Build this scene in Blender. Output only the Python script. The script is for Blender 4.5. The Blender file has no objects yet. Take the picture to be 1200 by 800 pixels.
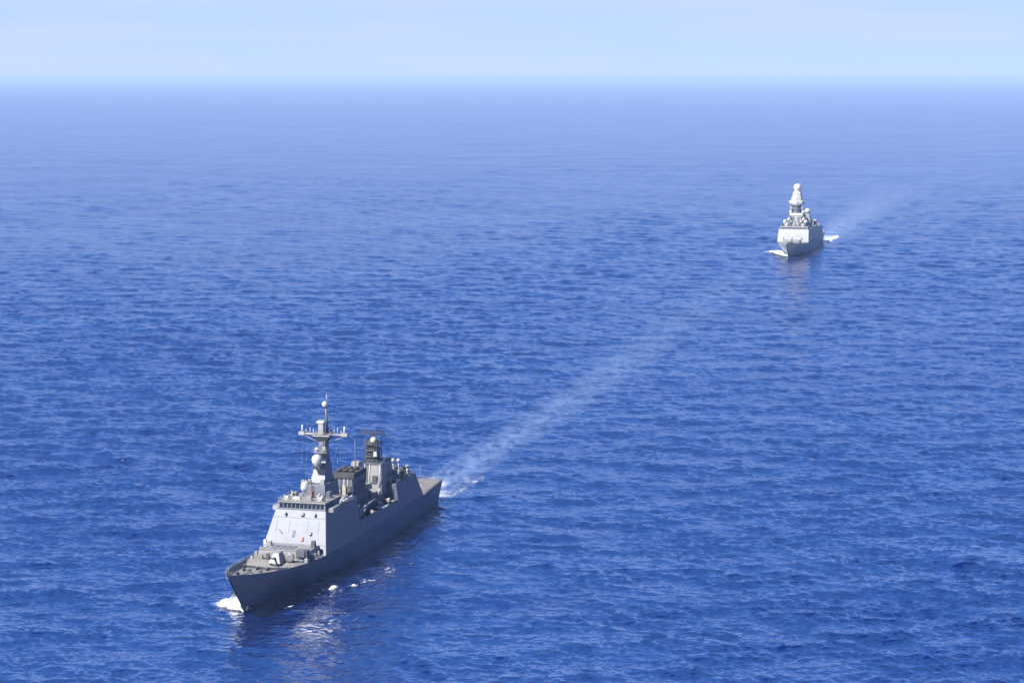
import bpy, math, random
import numpy as np
from mathutils import Vector, noise as mnoise
random.seed(7)
rad = math.radians
scene = bpy.context.scene
COL = scene.collection

# ------------------------------------------------------------------ camera
CAM_H = 140.0
F_PX = 2540.0 / 1200.0            # focal length over picture width
PITCH = math.atan((400 - 91) / 2540.0)
cam = bpy.data.cameras.new("camera")
cam.sensor_fit = 'HORIZONTAL'
cam.sensor_width = 36.0
cam.lens = 36.0 * F_PX
cam.clip_start = 1.0
cam.clip_end = 120000.0
cam_o = bpy.data.objects.new("camera", cam)
cam_o.location = (0, 0, CAM_H)
cam_o.rotation_euler = (rad(90) - PITCH, 0, 0)
COL.objects.link(cam_o)
scene.camera = cam_o

# ------------------------------------------------------------------ light
SUN_EL = rad(50)
SUN_AZ = math.atan2(-0.76, -0.65)          # direction towards the sun, from +Y clockwise
world = bpy.data.worlds.new("World")
scene.world = world
world.use_nodes = True
nt = world.node_tree
bg = nt.nodes["Background"]
sky = nt.nodes.new("ShaderNodeTexSky")
sky.sky_type = 'NISHITA'
sky.sun_disc = False
sky.sun_elevation = SUN_EL
sky.sun_rotation = SUN_AZ
sky.altitude = 3000
sky.air_density = 0.6
sky.dust_density = 0.0
sky.ozone_density = 6.0
wtc = nt.nodes.new("ShaderNodeTexCoord")
wmap = nt.nodes.new("ShaderNodeMapping")
wmap.inputs["Scale"].default_value = (6, 6, 60)
wno = nt.nodes.new("ShaderNodeTexNoise")
wno.inputs["Scale"].default_value = 1.0
wno.inputs["Detail"].default_value = 4
wramp = nt.nodes.new("ShaderNodeMapRange")
wramp.inputs["From Min"].default_value = 0.42
wramp.inputs["From Max"].default_value = 0.75
wramp.inputs["To Min"].default_value = 0.78
wramp.inputs["To Max"].default_value = 1.0
wmix = nt.nodes.new("ShaderNodeMix")
wmix.data_type = 'RGBA'
wmix.inputs[7].default_value = (5.5, 6.4, 9.2, 1)        # thin veil of cirrus
wtint = nt.nodes.new("ShaderNodeMix")
wtint.data_type = 'RGBA'
wtint.blend_type = 'MULTIPLY'
wtint.inputs[0].default_value = 1.0
wtint.inputs[7].default_value = (0.50, 0.98, 1.8, 1)    # the photograph's cool white balance
nt.links.new(wtc.outputs["Generated"], wmap.inputs[0])
nt.links.new(wmap.outputs[0], wno.inputs["Vector"])
nt.links.new(wno.outputs[0], wramp.inputs["Value"])
wsep = nt.nodes.new("ShaderNodeSeparateXYZ")
nt.links.new(wtc.outputs["Generated"], wsep.inputs[0])
wel = nt.nodes.new("ShaderNodeMapRange")
wel.interpolation_type = 'SMOOTHSTEP'
wel.inputs["From Min"].default_value = 0.035
wel.inputs["From Max"].default_value = 0.31
wel.inputs["To Min"].default_value = 1.0
wel.inputs["To Max"].default_value = 0.0
nt.links.new(wsep.outputs[2], wel.inputs["Value"])
wamt = nt.nodes.new("ShaderNodeMapRange")               # the veil is thick along the horizon, thin and blue overhead
wamt.inputs["To Min"].default_value = 0.14
wamt.inputs["To Max"].default_value = 1.0
nt.links.new(wel.outputs[0], wamt.inputs["Value"])
wfac = nt.nodes.new("ShaderNodeMath")
wfac.operation = 'MULTIPLY'
nt.links.new(wramp.outputs[0], wfac.inputs[0])
nt.links.new(wamt.outputs[0], wfac.inputs[1])
wveil = nt.nodes.new("ShaderNodeMix")
wveil.data_type = 'RGBA'
wveil.inputs[6].default_value = (1.3, 4.0, 9.8, 1)
wveil.inputs[7].default_value = (5.5, 6.4, 9.2, 1)
wpow = nt.nodes.new("ShaderNodeMath")
wpow.operation = 'POWER'
wpow.inputs[1].default_value = 3.0
nt.links.new(wel.outputs[0], wpow.inputs[0])
nt.links.new(wpow.outputs[0], wveil.inputs[0])
nt.links.new(wveil.outputs[2], wmix.inputs[7])
nt.links.new(wfac.outputs[0], wmix.inputs[0])
nt.links.new(sky.outputs[0], wtint.inputs[6])
nt.links.new(wtint.outputs[2], wmix.inputs[6])
nt.links.new(wmix.outputs[2], bg.inputs[0])
bg.inputs[1].default_value = 0.05

sun = bpy.data.lights.new("sun", 'SUN')
sun.energy = 5.0
sun.angle = rad(0.5)
sun.color = (1.0, 0.97, 0.93)
sun_o = bpy.data.objects.new("sun", sun)
sdir = Vector((math.sin(SUN_AZ) * math.cos(SUN_EL), math.cos(SUN_AZ) * math.cos(SUN_EL), math.sin(SUN_EL)))
sun_o.rotation_euler = sdir.to_track_quat('Z', 'Y').to_euler()
sun_o.location = (-200, 300, 400)
COL.objects.link(sun_o)

vs = scene.view_settings
vs.view_transform = 'Standard'
vs.look = 'None'
vs.exposure = 1.2
vs.gamma = 1.0
scene.cycles.max_bounces = 6
scene.cycles.transparent_max_bounces = 16
scene.cycles.volume_bounces = 0
scene.cycles.use_denoising = True
scene.cycles.use_adaptive_sampling = False
scene.cycles.sample_clamp_direct = 1.0

# ------------------------------------------------------------------ materials
def mat_new(name):
    m = bpy.data.materials.new(name)
    m.use_nodes = True
    return m, m.node_tree, m.node_tree.nodes["Principled BSDF"]

def N(t, kind, **kw):
    n = t.nodes.new(kind)
    for k, v in kw.items():
        setattr(n, k, v)
    return n

def paint(name, col, rough=0.5, var=0.12, scale=0.6, streak=0.25, metal=0.0):
    """weathered paint: blotches, rain streaks and a little rust"""
    m, t, b = mat_new(name)
    tc = N(t, "ShaderNodeTexCoord")
    n1 = N(t, "ShaderNodeTexNoise")
    n1.inputs["Scale"].default_value = scale
    n1.inputs["Detail"].default_value = 6
    mp = N(t, "ShaderNodeMapping")
    mp.inputs["Scale"].default_value = (2.2, 2.2, 0.12)
    n2 = N(t, "ShaderNodeTexNoise")
    n2.inputs["Scale"].default_value = 1.0
    n2.inputs["Detail"].default_value = 5
    t.links.new(tc.outputs["Object"], n1.inputs["Vector"])
    t.links.new(tc.outputs["Object"], mp.inputs[0])
    t.links.new(mp.outputs[0], n2.inputs["Vector"])
    r1 = N(t, "ShaderNodeMapRange")
    r1.inputs["From Min"].default_value = 0.3
    r1.inputs["From Max"].default_value = 0.7
    r1.inputs["To Min"].default_value = 1 - var
    r1.inputs["To Max"].default_value = 1 + var
    t.links.new(n1.outputs[0], r1.inputs["Value"])
    r2 = N(t, "ShaderNodeMapRange")
    r2.inputs["From Min"].default_value = 0.52
    r2.inputs["From Max"].default_value = 0.8
    r2.inputs["To Min"].default_value = 0
    r2.inputs["To Max"].default_value = streak
    t.links.new(n2.outputs[0], r2.inputs["Value"])
    mul = N(t, "ShaderNodeMix", data_type='RGBA', blend_type='MULTIPLY')
    mul.inputs[0].default_value = 1
    mul.inputs[6].default_value = (*col, 1)
    t.links.new(r1.outputs[0], mul.inputs[7])
    mx = N(t, "ShaderNodeMix", data_type='RGBA')
    mx.inputs[7].default_value = (col[0] * 0.62, col[1] * 0.55, col[2] * 0.48, 1)
    t.links.new(mul.outputs[2], mx.inputs[6])
    t.links.new(r2.outputs[0], mx.inputs[0])
    t.links.new(mx.outputs[2], b.inputs["Base Color"])
    b.inputs["Roughness"].default_value = rough
    b.inputs["Metallic"].default_value = metal
    return m

M = {}
M['grey'] = paint("naval_grey_paint", (0.086, 0.096, 0.120), 0.5)
M['palegrey'] = paint("pale_grey_paint", (0.180, 0.178, 0.174), 0.5)
M['white'] = paint("white_dome_paint", (0.33, 0.33, 0.325), 0.4, 0.05)
M['deck'] = paint("deck_coating", (0.165, 0.157, 0.146), 0.85, 0.2, 0.35, 0.3)
M['flight'] = paint("flight_deck_coating", (0.125, 0.119, 0.109), 0.85, 0.2, 0.3, 0.3)
M['dark'] = paint("dark_fittings", (0.07, 0.075, 0.08), 0.6, 0.2)
M['soot'] = paint("sooty_black", (0.03, 0.03, 0.032), 0.8, 0.3)
M['rust'] = paint("faded_red_cover", (0.251, 0.106, 0.073), 0.7, 0.3)
M['tan'] = paint("canvas_cover", (0.330, 0.304, 0.251), 0.8, 0.2)
M['rubber'] = paint("rubber_grey", (0.277, 0.277, 0.271), 0.7, 0.1)
M['farhull'] = paint("light_grey_hull", (0.185, 0.192, 0.205), 0.5, 0.06, 0.3, 0.15)
m, t, b = mat_new("bridge_glass")
tc = N(t, "ShaderNodeTexCoord")
nn = N(t, "ShaderNodeTexNoise")
nn.inputs["Scale"].default_value = 0.8
cr = N(t, "ShaderNodeMapRange")
cr.inputs["To Min"].default_value = 0.05
cr.inputs["To Max"].default_value = 0.2
t.links.new(tc.outputs["Object"], nn.inputs["Vector"])
t.links.new(nn.outputs[0], cr.inputs["Value"])
t.links.new(cr.outputs[0], b.inputs["Roughness"])
b.inputs["Base Color"].default_value = (0.012, 0.015, 0.02, 1)
M['glass'] = m

# hull paint with dark boot topping at the waterline
def hull_mat(name, col, band):
    m = paint(name, col, 0.45, 0.14, 0.25, 0.4)
    t = m.node_tree
    b = t.nodes["Principled BSDF"]
    src = b.inputs["Base Color"].links[0].from_socket
    tc = N(t, "ShaderNodeTexCoord")
    sp = N(t, "ShaderNodeSeparateXYZ")
    t.links.new(tc.outputs["Object"], sp.inputs[0])
    r = N(t, "ShaderNodeMapRange")
    r.inputs["From Min"].default_value = band + 0.05
    r.inputs["From Max"].default_value = band - 0.05
    t.links.new(sp.outputs[2], r.inputs["Value"])
    mx = N(t, "ShaderNodeMix", data_type='RGBA')
    mx.inputs[7].default_value = (0.03, 0.03, 0.035, 1)
    t.links.new(src, mx.inputs[6])
    t.links.new(r.outputs[0], mx.inputs[0])
    t.links.new(mx.outputs[2], b.inputs["Base Color"])
    return m
M['hull'] = hull_mat("hull_shaded_grey", (0.050, 0.066, 0.100), 1.0)  # darker than the upper plating: shade under the flare put into the colour
M['farhullb'] = hull_mat("far_hull_paint", (0.19, 0.205, 0.235), 1.0)

# ------------------------------------------------------------------ sea
rng = np.random.default_rng(11)
WAVES = []
WAVE_K = 1.95
LEAN = 0.5
def make_waves():
    for i in range(230):
        lam = 1.5 * (48.0 / 1.5) ** ((i + rng.random()) / 230)
        spread = 0.5 if lam > 7 else 0.75
        th = rad(250) + rng.normal(0, spread)        # waves run towards the lower left
        k = 2 * math.pi / lam
        # equal slope per octave up to the peak, falling off for the longest
        fall = 1.0 / (1 + (lam / 9.0) ** 3)
        a = 0.0142 * lam / (2 * math.pi) * (0.25 + 0.75 * fall) * (0.95 if lam < 4.5 else 1.0) * (0.6 + 0.8 * rng.random()) * WAVE_K
        WAVES.append((k * math.cos(th), k * math.sin(th), a, rng.random() * 6.283, lam, math.cos(th), math.sin(th)))
make_waves()
GROUPS = []
for i in range(16):
    lam = 10.0 * (60.0 / 10.0) ** rng.random()
    th = rad(250) + rng.normal(0, 1.1)
    GROUPS.append((2 * math.pi / lam * math.cos(th), 2 * math.pi / lam * math.sin(th), rng.random() * 6.283))

def sea_disp(x, y, res=None, lam_min=0.0):
    """height and choppy sideways shift of the sea at points x, y"""
    z = np.zeros_like(x); dx = np.zeros_like(x); dy = np.zeros_like(x)
    for kx, ky, a, ph, lam, cx, cy in WAVES:
        ar = a
        if res is not None:
            ar = a * np.clip(lam / (1.5 * res) - 0.8, 0, 1)
        p = kx * x + ky * y + ph
        c = np.cos(p)
        z += ar * c
        s = np.sin(p) * ar * 0.22
        dx -= cx * s
        dy -= cy * s
    # groups of higher and lower waves: calm water between short bursts of steep ones
    n = np.zeros_like(x)
    for kx, ky, ph in GROUPS:
        n += np.sin(kx * x + ky * y + ph)
    n *= math.sqrt(2.0 / len(GROUPS))
    g = np.clip(np.exp(0.36 * n - 0.07), 0.3, 1.35) * (1.0 + 0.22 * np.sin(x / 190 - y / 260 + 1 + np.sin(x / 77)))
    z = z * g
    # crests lean the way the wind blows, so the leading faces are steep and narrow
    return z, dx * g + z * LEAN * math.cos(rad(250)), dy * g + z * LEAN * math.sin(rad(250))

def sea_z(x, y):
    return float(sea_disp(np.array([x]), np.array([y]))[0][0])

ROWS = [1.0, 60.0, 140.0, 220.0, 290.0, 340.0, 380.0, 410.0]
r = 430.0
while r < 55000:
    ROWS.append(r)
    r += max(0.45, min(0.45 * r * r / (CAM_H * 2168.0), 2500))
ROWS.append(55000.0)
ROWS = np.array(ROWS)
fine = np.arange(-18.0, 18.0001, 0.042)
out = np.concatenate([np.arange(18.3, 40, 0.6), np.arange(41, 90, 4), np.arange(94, 180, 8)])
ANG = np.radians(np.concatenate([-out[::-1], fine, out]))
nr, nc = len(ROWS), len(ANG)
RR, AA = np.meshgrid(ROWS, ANG, indexing='ij')
X = (RR * np.sin(AA)).astype(np.float32)
Y = (RR * np.cos(AA)).astype(np.float32)
dr = np.gradient(ROWS)
da = np.gradient(ANG)
RES = np.maximum(np.minimum(dr[:, None] * 0.75, 1e9), RR * da[None, :]).astype(np.float32)
Z = np.zeros_like(X); DX = np.zeros_like(X); DY = np.zeros_like(X)
rmax = int(np.searchsorted(ROWS, 9000))
zz, dxx, dyy = sea_disp(X[:rmax], Y[:rmax], RES[:rmax])
Z[:rmax] = zz; DX[:rmax] = dxx; DY[:rmax] = dyy
VERT = np.stack([X + DX, Y + DY, Z], -1).reshape(-1, 3).astype(np.float32)

def mesh_from(name, verts, quads, smooth=True):
    me = bpy.data.meshes.new(name)
    me.vertices.add(len(verts))
    me.vertices.foreach_set("co", verts.reshape(-1))
    me.loops.add(quads.size)
    me.loops.foreach_set("vertex_index", quads.reshape(-1).astype(np.int32))
    me.polygons.add(len(quads))
    me.polygons.foreach_set("loop_start", np.arange(0, quads.size, 4, dtype=np.int32))
    me.polygons.foreach_set("use_smooth", np.full(len(quads), smooth))
    me.update(calc_edges=True)
    return me
ii, jj = np.meshgrid(np.arange(nr - 1), np.arange(nc - 1), indexing='ij')
v0 = (ii * nc + jj).reshape(-1)
QUADS = np.stack([v0, v0 + 1, v0 + nc + 1, v0 + nc], -1)[:, ::-1]
# close the ring behind the camera
i2 = np.arange(nr - 1)
seam = np.stack([i2 * nc + nc - 1, i2 * nc, (i2 + 1) * nc, (i2 + 1) * nc + nc - 1], -1)[:, ::-1]
sea_me = mesh_from("sea", VERT, np.concatenate([QUADS, seam]))
sea = bpy.data.objects.new("sea", sea_me)
sea['kind'] = 'structure'
sea['label'] = 'deep blue open sea with small wind waves'
COL.objects.link(sea)

def sea_material():
    m, t, b = mat_new("sea_water")
    tc = N(t, "ShaderNodeTexCoord")
    def noise(scale, detail, rot, stretch, rough=0.6):
        mp = N(t, "ShaderNodeMapping")
        mp.inputs["Rotation"].default_value = (0, 0, rad(rot))
        mp.inputs["Scale"].default_value = (stretch, 1, 1)
        n = N(t, "ShaderNodeTexNoise")
        n.inputs["Scale"].default_value = scale
        n.inputs["Detail"].default_value = detail
        n.inputs["Roughness"].default_value = rough
        t.links.new(tc.outputs["Object"], mp.inputs[0])
        t.links.new(mp.outputs[0], n.inputs["Vector"])
        return n.outputs[0]
    a = noise(0.34, 2, 20, 0.55, 0.5)
    c = noise(1.1, 2, -12, 0.7, 0.5)
    b1 = N(t, "ShaderNodeBump")
    b1.inputs["Strength"].default_value = 1.0
    b1.inputs["Distance"].default_value = 0.6
    t.links.new(a, b1.inputs["Height"])
    b2 = N(t, "ShaderNodeBump")
    b2.inputs["Strength"].default_value = 1.0
    b2.inputs["Distance"].default_value = 0.22
    t.links.new(c, b2.inputs["Height"])
    t.links.new(b1.outputs[0], b2.inputs["Normal"])
    # broad patches: slightly clearer and milkier water
    big = noise(0.006, 4, 30, 0.5)
    r = N(t, "ShaderNodeMapRange")
    r.inputs["From Min"].default_value = 0.3
    r.inputs["From Max"].default_value = 0.7
    t.links.new(big, r.inputs["Value"])
    mx = N(t, "ShaderNodeMix", data_type='RGBA')
    mx.inputs[6].default_value = SEA_A
    mx.inputs[7].default_value = SEA_B
    t.links.new(r.outputs[0], mx.inputs[0])
    # light scattered back from below does not depend on the tilt of each ripple; the mirror part does
    up = N(t, "ShaderNodeCombineXYZ")
    up.inputs[2].default_value = 1.0
    body = N(t, "ShaderNodeBsdfDiffuse")
    t.links.new(mx.outputs[2], body.inputs["Color"])
    t.links.new(up.outputs[0], body.inputs["Normal"])
    gl = N(t, "ShaderNodeBsdfGlossy")
    gl.distribution = 'BECKMANN'
    gl.inputs["Roughness"].default_value = 0.15
    gl.inputs["Color"].default_value = (1, 1, 1, 1)
    t.links.new(b2.outputs[0], gl.inputs["Normal"])
    fr = N(t, "ShaderNodeFresnel")
    fr.inputs["IOR"].default_value = 1.333
    t.links.new(b2.outputs[0], fr.inputs["Normal"])
    ms = N(t, "ShaderNodeMixShader")
    # neighbouring ripples hide the most grazing facets, so the mirror never reaches full strength
    hid = N(t, "ShaderNodeMapRange")
    hid.inputs["From Min"].default_value = 0.022
    hid.inputs["From Max"].default_value = 0.75
    hid.inputs["To Min"].default_value = 0.0
    hid.inputs["To Max"].default_value = 0.70
    t.links.new(fr.outputs[0], hid.inputs["Value"])
    gust = noise(0.013, 5, 15, 0.35, 0.62)
    gr_ = N(t, "ShaderNodeMapRange")
    gr_.inputs["From Min"].default_value = 0.3
    gr_.inputs["From Max"].default_value = 0.7
    gr_.inputs["To Min"].default_value = 0.86
    gr_.inputs["To Max"].default_value = 1.08
    t.links.new(gust, gr_.inputs["Value"])
    gm = N(t, "ShaderNodeMath", operation='MULTIPLY')
    t.links.new(hid.outputs[0], gm.inputs[0])
    t.links.new(gr_.outputs[0], gm.inputs[1])
    t.links.new(gm.outputs[0], ms.inputs[0])
    t.links.new(body.outputs[0], ms.inputs[1])
    t.links.new(gl.outputs[0], ms.inputs[2])
    t.nodes.remove(b)
    t.links.new(ms.outputs[0], t.nodes["Material Output"].inputs["Surface"])
    return m
SEA_A = (0.0002, 0.008, 0.074, 1)
SEA_B = (0.0004, 0.011, 0.092, 1)
sea_me.materials.append(sea_material())

# ------------------------------------------------------------------ haze
def build_haze():
    s = 60000.0
    z0, z1 = -5.0, 146.0
    v = [(x, y, z) for z in (z0, z1) for x, y in ((-s, -s), (s, -s), (s, s), (-s, s))]
    f = [(3, 2, 1, 0), (4, 5, 6, 7), (0, 1, 5, 4), (1, 2, 6, 5), (2, 3, 7, 6), (3, 0, 4, 7)]
    me = bpy.data.meshes.new("haze")
    me.from_pydata(v, [], f)
    o = bpy.data.objects.new("haze", me)
    m = bpy.data.materials.new("haze_air")
    m.use_nodes = True
    t = m.node_tree
    t.nodes.remove(t.nodes["Principled BSDF"])
    p = N(t, "ShaderNodeVolumePrincipled")
    p.inputs["Color"].default_value = (0.50, 0.68, 1.0, 1)
    p.inputs["Density"].default_value = 4.2e-5
    p.inputs["Anisotropy"].default_value = 0.0
    t.links.new(p.outputs[0], t.nodes["Material Output"].inputs["Volume"])
    me.materials.append(m)
    o['kind'] = 'stuff'
    o['label'] = 'pale blue sea haze'
    COL.objects.link(o)
build_haze()

# ------------------------------------------------------------------ mesh builder
class MB:
    def __init__(s): s.v = []; s.f = []; s.sm = []
    def add(s, v, f, smooth=False):
        n = len(s.v)
        s.v += [tuple(q) for q in v]
        s.f += [tuple(i + n for i in q) for q in f]
        s.sm += [smooth] * len(f)
        return s
    def prism(s, bot, top):
        """bot, top: lists of (p, s, z), same length, anticlockwise seen from above"""
        n = len(bot)
        f = [tuple(range(n))[::-1], tuple(range(n, 2 * n))]
        f += [(i, (i + 1) % n, n + (i + 1) % n, n + i) for i in range(n)]
        return s.add(list(bot) + list(top), f)
    def box(s, p0, p1, s0, s1, z0, z1, tp=0, tf=0, ta=0):
        """box with the top drawn in: tp sideways, tf at the front (small s), ta aft"""
        return s.prism([(p0, s0, z0), (p1, s0, z0), (p1, s1, z0), (p0, s1, z0)],
                       [(p0 + tp, s0 + tf, z1), (p1 - tp, s0 + tf, z1), (p1 - tp, s1 - ta, z1), (p0 + tp, s1 - ta, z1)])
    def tube(s, a, b, r0, r1=None, n=10, smooth=True):
        r1 = r0 if r1 is None else r1
        a = Vector(a); b = Vector(b)
        d = (b - a).normalized()
        u = d.orthogonal().normalized(); w = d.cross(u)
        v = []
        for c, rr in ((a, r0), (b, r1)):
            for i in range(n):
                q = 2 * math.pi * i / n
                v.append(c + (u * math.cos(q) + w * math.sin(q)) * rr)
        k = len(s.v)
        s.add(v, [(i, (i + 1) % n, n + (i + 1) % n, n + i) for i in range(n)], smooth)
        s.f += [tuple(k + i for i in range(n))[::-1], tuple(k + n + i for i in range(n))]
        s.sm += [False, False]
        return s
    def path(s, pts, r, n=6):
        for a, b in zip(pts[:-1], pts[1:]):
            s.tube(a, b, r, r, n)
        return s
    def lathe(s, c, prof, n=20, axis='z'):
        """prof: (radius, height) pairs round a vertical axis (or the s axis) through c"""
        v = []
        for rr, h in prof:
            for i in range(n):
                q = 2 * math.pi * i / n
                if axis == 'z':
                    v.append((c[0] + rr * math.cos(q), c[1] + rr * math.sin(q), c[2] + h))
                else:
                    v.append((c[0] + rr * math.cos(q), c[1] - h, c[2] + rr * math.sin(q)))
        m = len(prof)
        f = [(j * n + i, j * n + (i + 1) % n, (j + 1) * n + (i + 1) % n, (j + 1) * n + i) for j in range(m - 1) for i in range(n)]
        k = len(s.v)
        s.add(v, f, n > 8)
        s.f += [tuple(k + i for i in range(n))[::-1], tuple(k + (m - 1) * n + i for i in range(n))]
        s.sm += [False, False]
        return s
    def sphere(s, c, r, n=20, squash=1.0):
        prof = [(max(r * math.cos(a), 0.003), r * squash * math.sin(a)) for a in [(-90 + 180 * i / 12) * math.pi / 180 for i in range(13)]]
        return s.lathe(c, prof, n)
    def rail(s, pts, h=1.0, step=2.0, r=0.045):
        """guard rail along pts: stanchions and three lines"""
        for a, b in zip(pts[:-1], pts[1:]):
            a = Vector(a); b = Vector(b)
            n = max(1, int((b - a).length / step))
            for i in range(n + 1):
                q = a.lerp(b, i / n)
                s.tube(q, q + Vector((0, 0, h)), r, r, 5)
            for hh in (h * 0.4, h * 0.7, h):
                s.tube(a + Vector((0, 0, hh)), b + Vector((0, 0, hh)), r * 0.7, r * 0.7, 5)
        return s
    def build(s, name, mat, parent=None, bevel=0.0, label=None):
        me = bpy.data.meshes.new(name)
        me.from_pydata(s.v, [], s.f)
        me.polygons.foreach_set("use_smooth", s.sm)
        me.materials.append(mat)
        o = bpy.data.objects.new(name, me)
        COL.objects.link(o)
        if parent: o.parent = parent
        if bevel:
            bv = o.modifiers.new("bevel", 'BEVEL')
            bv.width = bevel; bv.segments = 2; bv.limit_method = 'ANGLE'; bv.angle_limit = rad(40)
        if label: o['label'] = label
        return o

def ship_root(name, bx, by, ang, label, cat='warship', group=None):
    o = bpy.data.objects.new(name, None)
    o.location = (bx, by, 0)
    o.rotation_euler = (0, 0, -rad(ang))
    o['label'] = label
    o['category'] = cat
    if group: o['group'] = group
    COL.objects.link(o)
    return o

def interp(tab, x):
    xs = [q[0] for q in tab]
    return [float(np.interp(x, xs, [q[k] for q in tab])) for k in range(1, len(tab[0]))]

def smooth_tab(tab, n=80):
    """Catmull style smoothing of a station table so the sheer runs fair"""
    xs = np.array([q[0] for q in tab], float)
    xi = np.linspace(xs[0], xs[-1], n)
    res = [xi]
    for k in range(1, len(tab[0])):
        ys = np.array([q[k] for q in tab], float)
        d = np.gradient(ys, xs)
        y = []
        for x in xi:
            i = min(max(int(np.searchsorted(xs, x)) - 1, 0), len(xs) - 2)
            h = xs[i + 1] - xs[i]; u = (x - xs[i]) / h
            y.append((2*u**3-3*u**2+1)*ys[i] + (u**3-2*u**2+u)*h*d[i] + (-2*u**3+3*u**2)*ys[i+1] + (u**3-u**2)*h*d[i+1])
        res.append(np.array(y))
    return np.stack(res, -1)

def build_hull(parent, deck_tab, wl_len, wl_tab, mat, bulwark_to, bulwark_h, deck_mat, flare=1.7):
    """hull shell from a deck line and a waterline; returns the deck-edge curve function"""
    D = smooth_tab(deck_tab, 110)               # s, half beam, z
    n = len(D)
    s0, s1 = D[0, 0], D[-1, 0]
    lv = [-0.25, 0.0, 0.12, 0.25, 0.4, 0.55, 0.7, 0.85, 1.0]
    mb = MB()
    rows = []
    for i in range(n):
        sd, bd, zd = D[i]
        u = (sd - s0) / (s1 - s0)
        sw = wl_len * u
        bw = interp(wl_tab, sw)[0]
        row = []
        fl = 1 + (flare - 1) * max(0, 1 - u * 2.2)
        for v in lv:
            if v < 0:
                row.append((sw + (1 - u) ** 6 * 1.5, bw * 0.93, zd * v))
            else:
                row.append((sw + (sd - sw) * v, bw + (bd - bw) * v ** fl, zd * v))
        rows.append(row)
    for side in (1, -1):
        V = [(side * b, s, z) for row in rows for (s, b, z) in row]
        m = len(lv)
        Fc = []
        for i in range(n - 1):
            for j in range(m - 1):
                q = (i * m + j, (i + 1) * m + j, (i + 1) * m + j + 1, i * m + j + 1)
                Fc.append(q if side > 0 else q[::-1])
        mb.add(V, Fc, True)
    # transom
    last = rows[-1]
    pts = [(b, s, z) for (s, b, z) in last] + [(-b, s, z) for (s, b, z) in last[::-1]]
    mb.add(pts, [tuple(range(len(pts)))[::-1]])
    # bulwark: capping rail and inner face down to the sunken foredeck
    def dz(s):
        k = min(max((bulwark_to - s) / 8.0, 0), 1)
        return bulwark_h * k * k * (3 - 2 * k)
    for side in (1, -1):
        V = []; Fc = []
        for i in range(n):
            sd, bd, zd = D[i]
            bi = max(bd - 0.28, 0.02)
            si = sd + (0.3 if i == 0 else 0.0)
            V += [(side * bd, sd, zd), (side * bi, si, zd), (side * bi, si, zd - dz(sd) - 0.02)]
        for i in range(n - 1):
            for j in range(2):
                q = (i * 3 + j, (i + 1) * 3 + j, (i + 1) * 3 + j + 1, i * 3 + j + 1)
                Fc.append(q if side > 0 else q[::-1])
        mb.add(V, Fc)
    hull = mb.build("hull", mat, parent)
    # deck
    d = MB()
    V = []
    for i in range(n):
        sd, bd, zd = D[i]
        bi = max(bd - 0.28, 0.02); z = zd - dz(sd) - 0.02
        si = sd + (0.3 if i == 0 else 0.0)
        V += [(-bi, si, z), (0, si, z + 0.06), (bi, si, z)]
    Fc = []
    for i in range(n - 1):
        Fc += [(3*i, 3*i+1, 3*i+4, 3*i+3), (3*i+1, 3*i+2, 3*i+5, 3*i+4)]
    d.add(V, Fc, True)
    d.build("deck", deck_mat, parent)
    def edge(s):
        return (float(np.interp(s, D[:, 0], D[:, 1])), float(np.interp(s, D[:, 0], D[:, 2])), dz(s))
    return hull, edge

# ================================================================== near warship
NB = (-70.63, 559.43, 14.8)
near = ship_root("warship", *NB, 'nearest dark grey warship with a tall yard mast, lower left of the sea')
deck_tab = [(-11.2, 0.25, 12.4), (-9.5, 1.3, 12.15), (-6, 2.9, 11.6), (0, 4.9, 10.8), (8, 6.9, 9.9), (18, 8.5, 9.0),
            (28, 9.4, 8.3), (38, 9.8, 7.9), (60, 10.0, 7.6), (100, 10.0, 7.5), (130, 9.3, 7.4), (156.5, 7.9, 7.6)]
wl_tab = [(0, 0.12), (8, 1.3), (20, 3.4), (35, 5.8), (55, 8.0), (80, 9.0), (110, 8.9), (135, 7.9), (155, 6.6)]
hull, edge = build_hull(near, deck_tab, 155, wl_tab, M['hull'], 26, 1.25, M['deck'])

# anchors under the bow flare, capstans, bollards and breakwater on the foredeck
for sd in (-1,):
    a = MB()
    c = Vector((sd * 2.35, 0.2, 6.4))
    a.tube(c, c + Vector((sd * 0.5, -0.3, -1.9)), 0.22, 0.18, 8)
    e = c + Vector((sd * 0.5, -0.3, -1.9))
    a.prism([(e.x - 0.9, e.y - 0.25, e.z - 0.3), (e.x + 0.9, e.y - 0.25, e.z - 0.3), (e.x + 0.9, e.y + 0.25, e.z - 0.3), (e.x - 0.9, e.y + 0.25, e.z - 0.3)],
            [(e.x - 0.3, e.y - 0.2, e.z + 0.3), (e.x + 0.3, e.y - 0.2, e.z + 0.3), (e.x + 0.3, e.y + 0.2, e.z + 0.3), (e.x - 0.3, e.y + 0.2, e.z + 0.3)])
    a.tube(e + Vector((-0.9, 0, -0.1)), e + Vector((-1.0, 0, 0.9)), 0.2, 0.08, 6)
    a.tube(e + Vector((0.9, 0, -0.1)), e + Vector((1.0, 0, 0.9)), 0.2, 0.08, 6)
    a.build("anchor", M['dark'], hull)
def deck_z(s):
    b, z, d = edge(s)
    return z - d
for p, s in ((-1.6, 8), (1.6, 8)):
    z = deck_z(s)
    MB().lathe((p, s, z), [(0.75, 0), (0.75, 0.15), (0.42, 0.35), (0.42, 0.8), (0.62, 0.95), (0.62, 1.1), (0.05, 1.15)], 16).build("capstan", M['dark'], near)
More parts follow.
